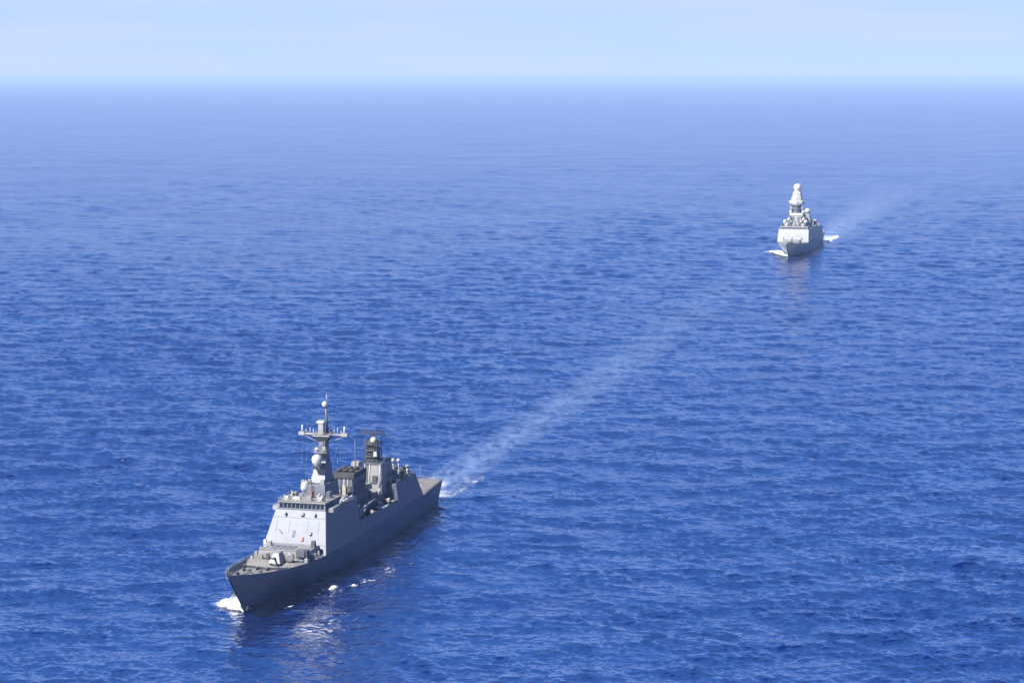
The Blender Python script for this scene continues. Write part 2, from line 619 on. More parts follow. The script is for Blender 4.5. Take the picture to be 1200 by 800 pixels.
for p, s in ((-3.2, 3.5), (3.2, 3.5), (-4.8, 12), (4.8, 12), (-2.1, 14.9), (0.9, 14.6), (-6.9, 17.5), (6.9, 17.5)):
    z = deck_z(s)
    q = MB()
    for o_ in (-0.45, 0.45):
        q.lathe((p, s + o_, z), [(0.26, 0), (0.24, 0.6), (0.32, 0.68), (0.32, 0.8), (0.02, 0.84)], 10)
    q.box(p - 0.35, p + 0.35, s - 0.9, s + 0.9, z + 0.005, z + 0.1)
    q.build("bollard", M['dark'], near)
for p in (-1.6, 1.6):
    q = MB()
    q.path([(p, 8.0, deck_z(8) + 0.12), (p * 0.95, 4, deck_z(4) + 0.12), (p * 1.0, 1.0, deck_z(1) + 0.14)], 0.12, 6)
    q.build("anchor_chain", M['dark'], near)
q = MB()
for sd in (-1, 1):
    z = deck_z(17)
    q.prism([(0, 15.6, z), (sd * 6.8, 17.8, z), (sd * 6.8, 17.95, z), (0, 15.75, z)][::sd],
            [(0, 15.3, z + 0.85), (sd * 6.9, 17.5, z + 0.7), (sd * 6.9, 17.65, z + 0.7), (0, 15.45, z + 0.85)][::sd])
q.build("breakwater", M['grey'], near)
q = MB()
for sd in (-1, 1):
    pts = []
    for s in (-10.5, -8, -5, -1, 4, 9, 14, 19, 24, 29, 34):
        b, z, d = edge(s)
        pts.append((sd * max(b - 0.15, 0.05), s, z))
    q.rail(pts, 0.9, 1.6, 0.045)
q.build("bow_railing", M['palegrey'], near)
q = MB()
q.tube((0, -10.6, 12.3), (0, -10.6, 14.6), 0.07, 0.05, 6)
q.build("jackstaff", M['palegrey'], near)

# gun turret on the foredeck
gt = MB()
z = deck_z(22)
gs = 22.5
gt.lathe((0.6, gs, z - 0.02), [(2.0, 0), (2.0, 0.45), (1.85, 0.5)], 24)
turret = gt.build("gun_turret", M['grey'], near)
gt = MB()
zt = z + 0.5
gt.prism([(-1.2, gs - 2.1, zt), (2.4, gs - 2.1, zt), (2.6, gs + 2.3, zt), (-1.4, gs + 2.3, zt)],
         [(-0.2, gs - 0.6, zt + 2.7), (1.4, gs - 0.6, zt + 2.7), (1.6, gs + 1.9, zt + 2.9), (-0.4, gs + 1.9, zt + 2.9)])
gt.build("gunhouse", M['palegrey'], turret, 0.18)
gt = MB()
gt.tube((0.6, gs - 1.3, zt + 1.35), (0.6, gs - 3.4, zt + 1.75), 0.33, 0.22, 12)
gt.tube((0.6, gs - 3.4, zt + 1.75), (0.6, gs - 8.0, zt + 2.65), 0.15, 0.11, 10)
gt.build("gun_barrel", M['dark'], turret)

# raised missile deck in front of the bridge
z = deck_z(30)
rd = MB().box(-7.0, 7.6, 27.0, 38.5, z - 0.3, 10.4, 0.35, 0.5, 0).build("missile_deck", M['palegrey'], near, 0.08)
for k in range(4):
    for j in range(2):
        p0 = -4.6 + k * 1.75; s0 = 30.2 + j * 2.6
        MB().box(p0, p0 + 1.5, s0, s0 + 2.2, 10.402, 10.52, 0.05, 0.05, 0.05).build("missile_hatch", M['grey'], rd)
MB().rail([(-6.5, 37.5, 10.4), (-6.5, 27.7, 10.4), (7.1, 27.7, 10.4), (7.1, 34, 10.4)], 0.95, 1.5, 0.04).build("railing", M['palegrey'], rd)
# close-in launcher to port of the gun, its shaded side put into the dark paint
LP, LS = 7.0, 25.6
lz = deck_z(LS)
q = MB()
q.lathe((LP, LS, lz), [(1.25, 0), (1.25, 0.7), (0.8, 1.0), (0.8, 1.3)], 18)
la = q.build("missile_launcher", M['grey'], near)
for p in (LP - 1.55, LP + 1.05):
    MB().box(p, p + 0.5, LS - 1.0, LS + 1.0, lz + 0.9, lz + 3.3).build("mount_arm", M['dark'], la, 0.06)
q = MB()
q.prism([(LP - 1.02, LS - 1.6, lz + 1.5), (LP + 1.02, LS - 1.6, lz + 1.5), (LP + 1.02, LS + 1.8, lz + 1.1), (LP - 1.02, LS + 1.8, lz + 1.1)],
        [(LP - 1.02, LS - 1.2, lz + 3.5), (LP + 1.02, LS - 1.2, lz + 3.5), (LP + 1.02, LS + 2.1, lz + 3.1), (LP - 1.02, LS + 2.1, lz + 3.1)])
q.build("missile_box", M['dark'], la, 0.08)
for k in range(3):
    for j in range(3):
        q = MB()
        c = Vector((LP - 0.62 + k * 0.62, LS - 1.6 + 0.2 * (0.3 + j * 0.62), lz + 1.85 + j * 0.6))
        q.tube(c + Vector((0, 0.05, 0)), c + Vector((0, -0.07, 0)), 0.24, 0.24, 10)
        q.build("tube_cap", M['grey'], la)
# reel of reddish hose facing the bow
rz = deck_z(24)
q = MB()
q.tube((3.9, 23.7, rz + 1.35), (3.9, 24.7, rz + 1.35), 1.05, 1.05, 22)
reel = q.build("hose_reel", M['rust'], near, label="reddish hose reel in front of the missile deck")
q = MB()
q.lathe((3.9, 23.7, rz + 1.35), [(1.0, 0.0), (1.3, 0.02), (1.3, 0.14), (0.75, 0.16)], 22, axis='s')
q.build("reel_rim", M['palegrey'], reel)
MB().box(2.7, 5.1, 23.9, 24.5, rz, rz + 0.5).build("reel_stand", M['dark'], reel)
for p, s, w, h, mt in ((-5.4, 26.0, 1.3, 1.2, 'palegrey'), (-3.4, 26.0, 1.0, 1.7, 'dark'), (8.3, 29, 0.9, 1.5, 'grey'), (8.5, 32, 0.8, 1.3, 'dark'), (-8.3, 30, 0.9, 1.4, 'palegrey'), (-8.4, 34, 0.8, 1.8, 'white'), (-9.0, 38.6, 0.9, 3.2, 'white'), (1.9, 26.3, 0.9, 1.9, 'palegrey'), (-1.6, 26.2, 1.2, 1.5, 'palegrey')):
    z = deck_z(s)
    MB().box(p - w / 2, p + w / 2, s - 0.45, s + 0.45, z - 0.02, z + h, 0.06, 0.05, 0.05).build("deck_locker", M[mt], near, 0.05)

# ---- forward superstructure, flush with the hull sides
def side_block(s0b, s1b, s0t, s1t, ztf, zta, hb, ht_f, ht_a, zin=0.35):
    b0 = edge(s0b)[0] - 0.02; b1 = edge(s1b)[0] - 0.02
    z0 = edge(s0b)[1] - zin; z1 = edge(s1b)[1] - zin
    mb = MB()
    mb.prism([(-b0, s0b, z0), (b0, s0b, z0), (b1, s1b, z1), (-b1, s1b, z1)],
             [(-ht_f, s0t, ztf), (ht_f, s0t, ztf), (ht_a, s1t, zta), (-ht_a, s1t, zta)])
    return mb
sup = side_block(36.8, 67.5, 43.2, 67.5, 19.0, 18.0, 0, 7.5, 8.3).build("superstructure", M['grey'], near, 0.12)
# fittings on the sloping front
def on_front(p, f):      # f: 0 bottom .. 1 top of the sloping front
    return Vector((p, 36.8 + 6.4 * f, 7.6 + 11.4 * f))
nrm = Vector((0, -11.4, 6.4)).normalized(); upv = Vector((0, 6.4, 11.4)).normalized()
def front_plate(mb, p, f, w, h, d, roll=0.0):
    c = on_front(p, f)
    rx = Vector((math.cos(roll), 0, 0)) + upv * math.sin(roll)
    uy = upv * math.cos(roll) - Vector((math.sin(roll), 0, 0))
    lo = [c - rx * w/2 - uy * h/2 - nrm * 0.02, c + rx * w/2 - uy * h/2 - nrm * 0.02, c + rx * w/2 + uy * h/2 - nrm * 0.02, c - rx * w/2 + uy * h/2 - nrm * 0.02]
    mb.prism(lo, [q + nrm * (d + 0.02) for q in lo])
for p, f, w, h, d, mt, roll in ((-4.2, 0.90, 0.5, 0.7, 0.9, 'grey', 0), (0.8, 0.90, 0.9, 0.9, 0.6, 'grey', 0), (4.6, 0.90, 0.5, 0.8, 0.8, 'grey', 0),
                          (-4.9, 0.50, 0.35, 1.6, 0.25, 'dark', 0.75), (-0.9, 0.46, 0.8, 1.9, 0.12, 'dark', 0), (4.1, 0.48, 0.7, 0.9, 0.5, 'grey', 0),
                          (2.0, 0.35, 0.6, 1.2, 0.3, 'rust', 0)):
    mb = MB(); front_plate(mb, p, f, w, h, d, roll)
    nm = "door" if (mt == 'dark' and h > 1.8) else ("life_ring" if mt == 'rust' else ("ladder" if roll else "floodlight"))
    mb.build(nm, M[mt], sup, 0.03)
for f, h_ in ((0.83, 0.12), (0.24, 0.1)):
    mb = MB(); front_plate(mb, 0, f, 2 * (9.7 - 2.2 * f) - 0.5, h_, 0.1); mb.build("ledge", M['grey'], sup)
for p in (-6.4, -2.6, 2.9, 6.2):
    mb = MB(); front_plate(mb, p, 0.62, 0.09, 3.6, 0.09); mb.build("pipe", M['grey'], sup)
MB().box(6.0, 7.2, 34.6, 36.0, 10.4, 12.2, 0.1, 0.1, 0.1).build("deck_locker", M['dark'], sup, 0.05)
MB().box(-6.4, -5.4, 33.8, 35.0, 10.4, 11.6, 0.1, 0.1, 0.1).build("deck_locker", M['palegrey'], sup, 0.05)
# bridge with a band of dark windows
br = MB()
br.prism([(-7.2, 43.7, 18.98), (7.2, 43.7, 18.98), (7.7, 56, 18.5), (-7.7, 56, 18.5)],
         [(-6.9, 44.3, 20.9), (6.9, 44.3, 20.9), (7.4, 56, 20.9), (-7.4, 56, 20.9)])
bridge = br.build("bridge", M['grey'], sup, 0.06)
nw = 11
for k in range(nw):
    x0 = -6.75 + 13.5 * k / nw + 0.1; x1 = -6.75 + 13.5 * (k + 1) / nw - 0.1
    w = MB()
    yb = lambda z: 43.7 + 0.6 * (z - 18.98) / 1.92
    za, zb = 19.35, 20.5
    lo = [(x0, yb(za) - 0.03, za), (x1, yb(za) - 0.03, za), (x1, yb(za) + 0.1, za), (x0, yb(za) + 0.1, za)]
    hi = [(x0, yb(zb) - 0.03, zb), (x1, yb(zb) - 0.03, zb), (x1, yb(zb) + 0.1, zb), (x0, yb(zb) + 0.1, zb)]
    w.prism(lo, hi).build("window", M['glass'], bridge)
for sd in (-1, 1):
    for k in range(4):
        s0 = 44.8 + k * 1.5
        pb = lambda s, z: (7.2 + 0.5 * (s - 43.7) / 12.3) - 0.3 * (z - 18.9) / 2.0
        w = MB()
        w.prism([(sd * (pb(s0, 19.35) - 0.1), s0, 19.35), (sd * (pb(s0, 19.35) + 0.03), s0, 19.35), (sd * (pb(s0 + 1.2, 19.35) + 0.03), s0 + 1.2, 19.35), (sd * (pb(s0 + 1.2, 19.35) - 0.1), s0 + 1.2, 19.35)][::sd],
                [(sd * (pb(s0, 20.5) - 0.1), s0, 20.5), (sd * (pb(s0, 20.5) + 0.03), s0, 20.5), (sd * (pb(s0 + 1.2, 20.5) + 0.03), s0 + 1.2, 20.5), (sd * (pb(s0 + 1.2, 20.5) - 0.1), s0 + 1.2, 20.5)][::sd])
        w.build("window", M['glass'], bridge)
MB().prism([(-7.15, 43.75, 20.9), (7.15, 43.75, 20.9), (7.6, 56.2, 20.9), (-7.6, 56.2, 20.9)],
           [(-7.15, 43.85, 21.15), (7.15, 43.85, 21.15), (7.6, 56.2, 21.15), (-7.6, 56.2, 21.15)]).build("roof", M['deck'], bridge, 0.04)
MB().rail([(-7.5, 56, 21.15), (-7.0, 44.1, 21.15), (7.0, 44.1, 21.15), (7.5, 56, 21.15)], 1.0, 1.4, 0.05).build("railing", M['palegrey'], bridge)
# bridge wings
for sd in (-1, 1):
    w = MB()
    w.prism([(sd * 7.4, 45, 18.3), (sd * 9.1, 45, 18.3), (sd * 9.1, 51, 18.2), (sd * 7.4, 51, 18.2)][::sd],
            [(sd * 7.4, 45, 19.6), (sd * 9.1, 45, 19.6), (sd * 9.1, 51, 19.6), (sd * 7.4, 51, 19.6)][::sd])
    w.build("bridge_wing", M['palegrey'], sup, 0.05)
# clutter on the bridge roof
for p, s, w, l, h, mt in ((-5.2, 46.5, 1.2, 1.4, 1.1, 'white'), (-2.5, 47, 2.4, 1.6, 0.9, 'white'), (1.4, 46.6, 1.6, 1.4, 1.3, 'palegrey'), (4.6, 46.8, 1.4, 1.3, 1.0, 'white'),
                          (-4.6, 51, 1.6, 2.0, 1.4, 'palegrey'), (5.4, 52, 1.3, 2.4, 1.8, 'grey'), (0.4, 50.6, 1.0, 1.0, 2.0, 'rust')):
    MB().box(p - w/2, p + w/2, s - l/2, s + l/2, 21.15, 21.15 + h, 0.12, 0.1, 0.1).build("equipment_box", M[mt], bridge, 0.06)

# ---- main mast
ms = MB()
ms.prism([(-3.7, 53.4, 20.6), (3.7, 53.4, 20.6), (3.9, 66, 17.9), (-3.9, 66, 17.9)],
         [(-3.3, 54.3, 24.2), (3.3, 54.3, 24.2), (3.3, 65.2, 24.2), (-3.3, 65.2, 24.2)])
ms.prism([(-2.3, 57.0, 24.2), (2.3, 57.0, 24.2), (2.3, 65, 24.2), (-2.3, 65, 24.2)],
         [(-1.45, 60.4, 30.0), (1.45, 60.4, 30.0), (1.45, 64.6, 30.0), (-1.45, 64.6, 30.0)])
ms.prism([(-1.3, 60.7, 29.98), (1.3, 60.7, 29.98), (1.3, 64.4, 29.98), (-1.3, 64.4, 29.98)],
         [(-0.95, 61.6, 36.2), (0.95, 61.6, 36.2), (0.95, 64.2, 36.2), (-0.95, 64.2, 36.2)])
mast = ms.build("mast", M['grey'], near, 0.08)
MB().prism([(-0.9, 61.7, 35.2), (0.9, 61.7, 35.2), (0.9, 64.2, 35.2), (-0.9, 64.2, 35.2)],
           [(-2.4, 60.6, 37.2), (2.4, 60.6, 37.2), (2.4, 65.2, 37.2), (-2.4, 65.2, 37.2)]).build("platform_bracket", M['soot'], mast)
MB().box(-2.5, 2.5, 60.4, 65.4, 37.2, 37.5).rail([(-2.4, 60.5, 37.5), (2.4, 60.5, 37.5), (2.4, 65.3, 37.5), (-2.4, 65.3, 37.5), (-2.4, 60.5, 37.5)], 0.9, 1.2, 0.05).build("platform", M['palegrey'], mast)
y_ = MB()
y_.prism([(-7.0, 62.5, 37.3), (7.0, 62.5, 37.3), (7.0, 63.5, 37.3), (-7.0, 63.5, 37.3)], [(-7.0, 62.5, 37.8), (7.0, 62.5, 37.8), (7.0, 63.5, 37.8), (-7.0, 63.5, 37.8)])
y_.tube((-6.8, 63, 37.3), (-1.0, 63, 34.8), 0.12, 0.12, 6)
y_.tube((6.8, 63, 37.3), (1.0, 63, 34.8), 0.12, 0.12, 6)
yard = y_.build("yardarm", M['palegrey'], mast)
for p, h in ((-6.6, 2.2), (6.3, 2.2), (-5.4, 1.1), (-4.2, 1.6), (4.2, 1.7), (5.3, 1.0), (-3.2, 1.2), (3.2, 1.3)):
    big = abs(p) > 6
    MB().tube((p, 63, 37.8), (p, 63, 37.8 + h), 0.34 if big else 0.16, 0.2 if big else 0.08, 8).build("antenna", M['white'], yard)
MB().box(-7.6, -5.7, 62.2, 63.8, 37.1, 38.1, 0.1, 0.1, 0.1).build("sensor_box", M['palegrey'], yard, 0.05)
MB().box(5.5, 7.4, 62.2, 63.8, 37.1, 38.1, 0.1, 0.1, 0.1).build("sensor_box", M['palegrey'], yard, 0.05)
p_ = MB()
p_.box(-1.2, 0.5, 61.2, 62.6, 37.5, 41.3, 0.12, 0.1, 0.1)
p_.build("sensor_tower", M['palegrey'], mast, 0.05)
MB().box(-1.5, 0.7, 61.0, 62.9, 41.0, 41.6).build("radar_antenna", M['white'], mast, 0.05)
MB().tube((0.7, 64.0, 37.4), (0.35, 64.0, 45.4), 0.5, 0.3, 10).build("topmast", M['dark'], mast)
MB().sphere((0.1, 63.8, 46.2), 0.85, 18).build("radome", M['white'], mast)
MB().tube((0.5, 64.2, 46.6), (0.5, 64.2, 49.2), 0.09, 0.05, 6).tube((0.2, 64.2, 48.3), (0.8, 64.2, 48.3), 0.06, 0.06, 5).build("pole_antenna", M['white'], mast)
MB().prism([(-1.0, 57.4, 28.2), (0.8, 57.4, 28.2), (0.8, 60.8, 27.2), (-1.0, 60.8, 27.2)], [(-1.3, 56.2, 29.2), (1.1, 56.2, 29.2), (1.1, 61, 29.2), (-1.3, 61, 29.2)]).build("radome_bracket", M['grey'], mast)
MB().lathe((-0.2, 57.4, 29.2), [(0.9, 0), (0.8, 0.4), (1.2, 0.6), (1.42, 1.3), (1.5, 1.9), (1.36, 2.5), (0.95, 3.0), (0.45, 3.25), (0.02, 3.32)], 24).build("radome", M['white'], mast)
# elongated dome to starboard
q = MB()
q.lathe((-2.9, 54.8, 21.1), [(0.8, 0), (0.8, 0.9), (1.15, 1.1), (1.3, 2.0), (1.2, 3.1), (0.9, 3.8), (0.4, 4.2), (0.02, 4.3)], 20)
q.build("radome", M['white'], mast)
# mid-mast platforms, ladders and small domes
MB().box(-2.0, 2.0, 59.4, 61.0, 32.6, 32.8).rail([(-2, 61, 32.8), (-2, 59.4, 32.8), (2, 59.4, 32.8), (2, 61, 32.8)], 0.9, 1.0, 0.045).build("platform", M['palegrey'], mast)
MB().sphere((-1.2, 60.2, 33.5), 0.6, 14).build("radome", M['white'], mast)
MB().box(0.5, 1.6, 59.8, 60.8, 33.0, 34.3, 0.1, 0.1, 0.1).build("sensor_box", M['palegrey'], mast, 0.05)
for p, s, z, w in ((-3.3, 53.9, 24.2, 1.1), (2.2, 54.8, 24.2, 1.4), (-1.9, 55.4, 24.2, 1.0)):
    MB().box(p - w/2, p + w/2, s, s + w, z, z + 1.3, 0.1, 0.1, 0.1).build("equipment_box", M['palegrey'], mast, 0.06)
for p in (-3.4, 3.4):
    MB().tube((p, 64.5, 24), (p * 1.05, 64.5, 30.5), 0.07, 0.04, 6).build("whip_antenna", M['palegrey'], mast)

# ---- midships: house, funnel, boats, launchers
mid = MB()
mid.prism([(-6.2, 66.5, 7.2), (6.2, 66.5, 7.2), (6.2, 104.5, 7.2), (-6.2, 104.5, 7.2)],
          [(-5.6, 66.5, 13.2), (5.6, 66.5, 13.2), (5.6, 104.5, 13.2), (-5.6, 104.5, 13.2)])
midh = mid.build("deckhouse", M['grey'], near, 0.08)
# bulwark plating beside the boat deck
for sd in (-1, 1):
    w = MB()
    n_ = 14
    pts = [67.48 + (104.6 - 67.48) * k / n_ for k in range(n_ + 1)]
    V = []; Fc = []
    for s in pts:
        b, z, d = edge(s)
        zt = 11.9 - 1.0 * (s - 67.5) / 37.0
        V += [(sd * (b - 0.02), s, z - 0.3), (sd * (b - 0.72), s, zt), (sd * (b - 0.87), s, zt), (sd * (b - 0.17), s, z - 0.3)]
    for i in range(n_):
        for j in range(4):
            q = (4*i + j, 4*i + 4 + j, 4*i + 4 + (j + 1) % 4, 4*i + (j + 1) % 4)
            Fc.append(q if sd > 0 else q[::-1])
    Fc.append((0, 1, 2, 3)); Fc.append(tuple(4 * n_ + i for i in (3, 2, 1, 0)))
    w.add(V, Fc)
    w.build("bulwark", M['hull'], near)
fn = MB()
fn.prism([(-3.4, 77.5, 13.1), (3.9, 77.5, 13.1), (3.9, 90, 13.1), (-3.4, 90, 13.1)],
         [(-3.1, 78.5, 21.9), (3.5, 78.5, 21.9), (3.5, 89.2, 21.9), (-3.1, 89.2, 21.9)])
fun = fn.build("funnel", M['grey'], near, 0.15)
MB().prism([(-3.5, 78.0, 21.9), (4.0, 78.0, 21.9), (4.0, 89.7, 21.9), (-3.5, 89.7, 21.9)],
           [(-3.3, 78.3, 23.3), (3.8, 78.3, 23.3), (3.8, 89.4, 23.3), (-3.3, 89.4, 23.3)]).build("funnel_cap", M['soot'], fun, 0.1)
for p in (-1.7, 0.3, 2.2):
    for s in (81, 85.5):
        MB().lathe((p, s, 23.2), [(0.75, 0), (0.75, 1.0), (0.62, 1.0), (0.6, 0.2)], 16).build("exhaust_pipe", M['soot'], fun)
for k in range(4):
    p0 = -2.8 + k * 1.55
    MB().box(p0, p0 + 1.1, 77.6, 78.35, 15.0, 19.6).build("vent_grille", M['dark' if k % 2 else 'tan'], fun)
for k in range(3):
    MB().box(3.55, 3.85, 79.5 + k * 3.2, 82.2 + k * 3.2, 16, 20).build("vent_grille", M['dark'], fun)
# gear in front of and beside the funnel
for p, s, w, l, z0, h, mt in ((-2.2, 71, 2.2, 3.0, 13.2, 3.2, 'palegrey'), (1.8, 72.5, 2.6, 3.6, 13.2, 4.4, 'palegrey'), (4.6, 74.5, 1.3, 2.2, 13.2, 2.6, 'white'),
                              (-4.6, 75, 1.2, 2.4, 13.2, 3.0, 'grey'), (0.3, 75.3, 1.2, 1.4, 13.2, 5.6, 'tan')):
    MB().box(p - w/2, p + w/2, s - l/2, s + l/2, z0, z0 + h, 0.25, 0.2, 0.2).build("equipment_box", M[mt], midh, 0.08)
for p, s, z in ((4.2, 70.0, 13.2), (3.4, 76.5, 13.2)):
    MB().lathe((p, s, z), [(0.7, 0), (0.7, 1.2), (1.0, 1.4), (1.1, 2.4), (0.8, 3.0), (0.02, 3.2)], 16).build("radome", M['white'], midh)
# whip antennas amidships
for p, s, z, h, r_ in ((-0.2, 91.8, 13.2, 18.3, 0.22), (-4.6, 68.5, 18.0, 12.0, 0.1), (-2.4, 69.0, 13.2, 15, 0.1)):
    MB().tube((p, s, z), (p - 0.25, s, z + h), r_, r_ * 0.55, 8).build("whip_antenna", M['dark'], midh)
# rails and pale life rafts along the edge of the forward block
MB().rail([(8.2, 57, 18.4), (8.2, 67.2, 18.05), (-8.2, 67.2, 18.05), (-8.2, 57, 18.4)], 1.0, 1.5, 0.045).build("railing", M['palegrey'], sup)
def raft(p, s, z, par, ax=(0, 1, 0), l=1.6):
    a = Vector(ax) * l / 2
    c = Vector((p, s, z))
    q = MB()
    q.tube(c - a, c + a, 0.5, 0.5, 14)
    q.tube(c - a * 1.15, c - a, 0.3, 0.5, 14)
    q.tube(c + a, c + a * 1.15, 0.5, 0.3, 14)
    q.tube(c + Vector((0, 0, -0.75)) - a * 0.6, c - a * 0.6, 0.12, 0.12, 6)
    q.tube(c + Vector((0, 0, -0.75)) + a * 0.6, c + a * 0.6, 0.12, 0.12, 6)
    q.build("life_raft", M['white'], par)
for s in (58.5, 60.6, 62.7, 64.8):
    raft(7.6, s, 19.1, sup); raft(-7.6, s, 19.1, sup)
for s in (93.5, 95.7):
    raft(7.6, s, 8.7, near); raft(-7.6, s, 8.7, near)
q = MB()
q.path([(8.0, 52.5, 18.6), (8.5, 53.2, 20.4), (9.0, 56.0, 21.2), (9.3, 57.5, 20.3)], 0.28, 8)
q.build("boat_davit", M['white'], sup)

# anti-ship missile canisters across the deck
for sd in (-1, 1):
    for k in range(4):
        z = 14.4 + 1.05 * (k // 2); s0 = 93.6 + 1.15 * (k % 2)
        q = MB()
        q.tube((-sd * 2.6, s0, z), (sd * 3.6, s0 + 0.1, z + 1.9), 0.46, 0.46, 12)
        q.tube((sd * 3.6, s0 + 0.1, z + 1.9), (sd * 3.75, s0 + 0.1, z + 1.95), 0.5, 0.5, 12)
        q.build("missile_canister", M['palegrey' if k % 2 else 'tan'], midh)
for s in (93.2, 95.6):
    q = MB()
    q.tube((-2.3, s, 16.3), (2.3, s, 16.3), 0.12, 0.12, 6)
    for p in (-2.2, 2.2):
        q.tube((p, s, 13.1), (p, s, 16.4), 0.12, 0.12, 6)
        q.tube((p, s, 13.1), (p * 0.3, s, 16.2), 0.1, 0.1, 6)
    q.build("canister_frame", M['grey'], midh)
# boat crane
q = MB()
q.tube((7.2, 73.5, 7.4), (7.2, 73.5, 13.6), 0.45, 0.35, 10)
q.tube((7.2, 73.5, 13.4), (7.9, 85.5, 14.6), 0.34, 0.2, 8)
q.tube((7.2, 73.5, 10.6), (7.6, 79.5, 13.8), 0.16, 0.16, 8)
q.build("boat_crane", M['white'], near)
for s in (88.2, 93.2):
    q = MB()
    q.path([(6.4, s, 7.4), (6.6, s, 12.2), (7.4, s, 13.2), (8.9, s, 13.0)], 0.24, 8)
    q.build("boat_davit", M['palegrey'], near)
# clutter on the port boat deck
rr = random.Random(5)
for s, p, h, mt in ((69.2, 8.2, 1.9, 'palegrey'), (71.0, 7.6, 2.6, 'white'), (75.5, 8.4, 1.5, 'tan'), (78.0, 7.4, 3.2, 'palegrey'), (97.5, 8.0, 4.0, 'palegrey'), (100, 7.4, 4.6, 'tan'), (102.3, 8.2, 3.6, 'palegrey'), (84, 7.0, 1.2, 'grey')):
    for sd in (1, -1):
        MB().box(sd * p - 0.6, sd * p + 0.6, s - 0.8, s + 0.8, 7.4, 7.4 + h, 0.1, 0.1, 0.1).build("deck_locker", M[mt], near, 0.06)
MB().rail([(5.5, 66.8, 13.2), (5.5, 104, 13.2)], 1.0, 1.6, 0.05).rail([(-5.5, 66.8, 13.2), (-5.5, 104, 13.2)], 1.0, 1.6, 0.05).build("railing", M['palegrey'], midh)

# ---- after funnel with the second mast
an = MB()
an.prism([(-1.2, 99.0, 13.1), (5.6, 99.0, 13.1), (5.6, 112, 13.1), (-1.2, 112, 13.1)],
         [(-0.7, 101.0, 22.3), (4.9, 101.0, 22.3), (4.9, 111.0, 22.3), (-0.7, 111.0, 22.3)])
aft = an.build("after_tower", M['palegrey'], near, 0.15)
MB().box(2.4, 3.8, 99.55, 100.4, 16.4, 18.8).build("vent_grille", M['dark'], aft)
MB().box(-1.0, 5.2, 100.7, 111.3, 22.3, 22.6).rail([(-0.95, 100.8, 22.6), (5.15, 100.8, 22.6), (5.15, 111.2, 22.6), (-0.95, 111.2, 22.6), (-0.95, 100.8, 22.6)], 1, 1.4, 0.05).build("platform", M['grey'], aft)
MB().box(-3.9, -1.2, 97.5, 100.8, 20.3, 23.2, 0.15, 0.3, 0.1).build("satellite_dish_housing", M['palegrey'], aft, 0.15)
MB().box(-2.9, -1.7, 98.5, 100.5, 13.1, 20.3).build("pedestal", M['grey'], aft)
am = MB()
am.prism([(-0.6, 102.0, 22.6), (3.0, 102.0, 22.6), (3.0, 106, 22.6), (-0.6, 106, 22.6)],
         [(0.1, 102.8, 29.4), (2.4, 102.8, 29.4), (2.4, 105, 29.4), (0.1, 105, 29.4)])
amast = am.build("after_mast", M['soot'], aft, 0.05)
q = MB()
for z in (24.3, 26.2, 28.1):
    q.box(-0.9 , 3.3, 101.6, 106.2, z, z + 0.16)
q.rail([(-0.9, 101.6, 28.26), (3.3, 101.6, 28.26), (3.3, 106.2, 28.26), (-0.9, 106.2, 28.26), (-0.9, 101.6, 28.26)], 0.9, 1.2, 0.05)
q.build("platform", M['grey'], amast)
MB().lathe((2.0, 102.2, 28.2), [(0.5, 0), (0.5, 0.5), (0.9, 0.7), (1.0, 1.5), (0.6, 2.1), (0.02, 2.3)], 16).build("radome", M['tan'], amast)
MB().box(2.2, 3.4, 101.2, 102.4, 24.5, 26.0, 0.1, 0.1, 0.1).build("fire_control_radar", M['white'], amast, 0.1)
ra = MB()
ra.tube((1.2, 104, 29.4), (1.2, 104, 30.9), 0.35, 0.25, 10)
for k in range(7):
    zz_ = 30.8 + k * 0.26
    ra.tube((-2.9, 103.7 + 0.05 * abs(k - 3) ** 2 * -0.3, zz_), (5.2, 103.7 + 0.05 * abs(k - 3) ** 2 * -0.3, zz_), 0.06, 0.06, 5)
for k in range(9):
    p = -2.8 + k * 7.9 / 8
    ra.tube((p, 103.7, 30.8), (p, 103.7, 32.4), 0.06, 0.06, 5)
ra.tube((-2.8, 104.0, 31.0), (5.1, 104.0, 31.0), 0.14, 0.14, 6)
ra.build("radar_antenna", M['soot'], amast)
for p in (4.6, 5.4):
    MB().tube((p, 107, 15.7), (p + 0.1, 107, 24), 0.1, 0.06, 6).build("whip_antenna", M['dark'], aft)

# ---- hangar and flight deck
hg = side_block(103.8, 131.0, 103.8, 124.5, 15.7, 15.7, 0, 8.7, 8.4)
hangar = hg.build("hangar", M['grey'], near, 0.12)
MB().prism([(-3.9, 130.4, 7.7), (3.9, 130.4, 7.7), (3.9, 131.0, 7.7), (-3.9, 131.0, 7.7)], [(-3.9, 125.8, 14.0), (3.9, 125.8, 14.0), (3.9, 126.35, 14.0), (-3.9, 126.35, 14.0)]).build("hangar_door", M['palegrey'], hangar)
MB().rail([(8.4, 105, 15.7), (8.2, 124.2, 15.7), (-8.2, 124.2, 15.7), (-8.4, 105, 15.7)], 1.0, 1.5, 0.05).build("railing", M['palegrey'], hangar)
cw = MB().lathe((2.6, 119, 15.7), [(1.5, 0), (1.5, 0.9), (1.1, 1.1), (1.1, 1.5)], 18).build("close_in_gun", M['grey'], hangar)
MB().box(1.5, 3.7, 117.9, 120.3, 17.2, 19.2, 0.3, 0.2, 0.3).build("gunhouse", M['palegrey'], cw, 0.1)
MB().lathe((2.6, 119.4, 19.2), [(0.3, 0), (0.3, 0.4), (0.7, 0.6), (0.75, 1.2), (0.4, 1.7), (0.02, 1.85)], 14).build("tracking_radar", M['white'], cw)
MB().tube((2.6, 118, 18.0), (2.6, 115.2, 18.5), 0.28, 0.2, 10).build("gun_barrel", M['soot'], cw)
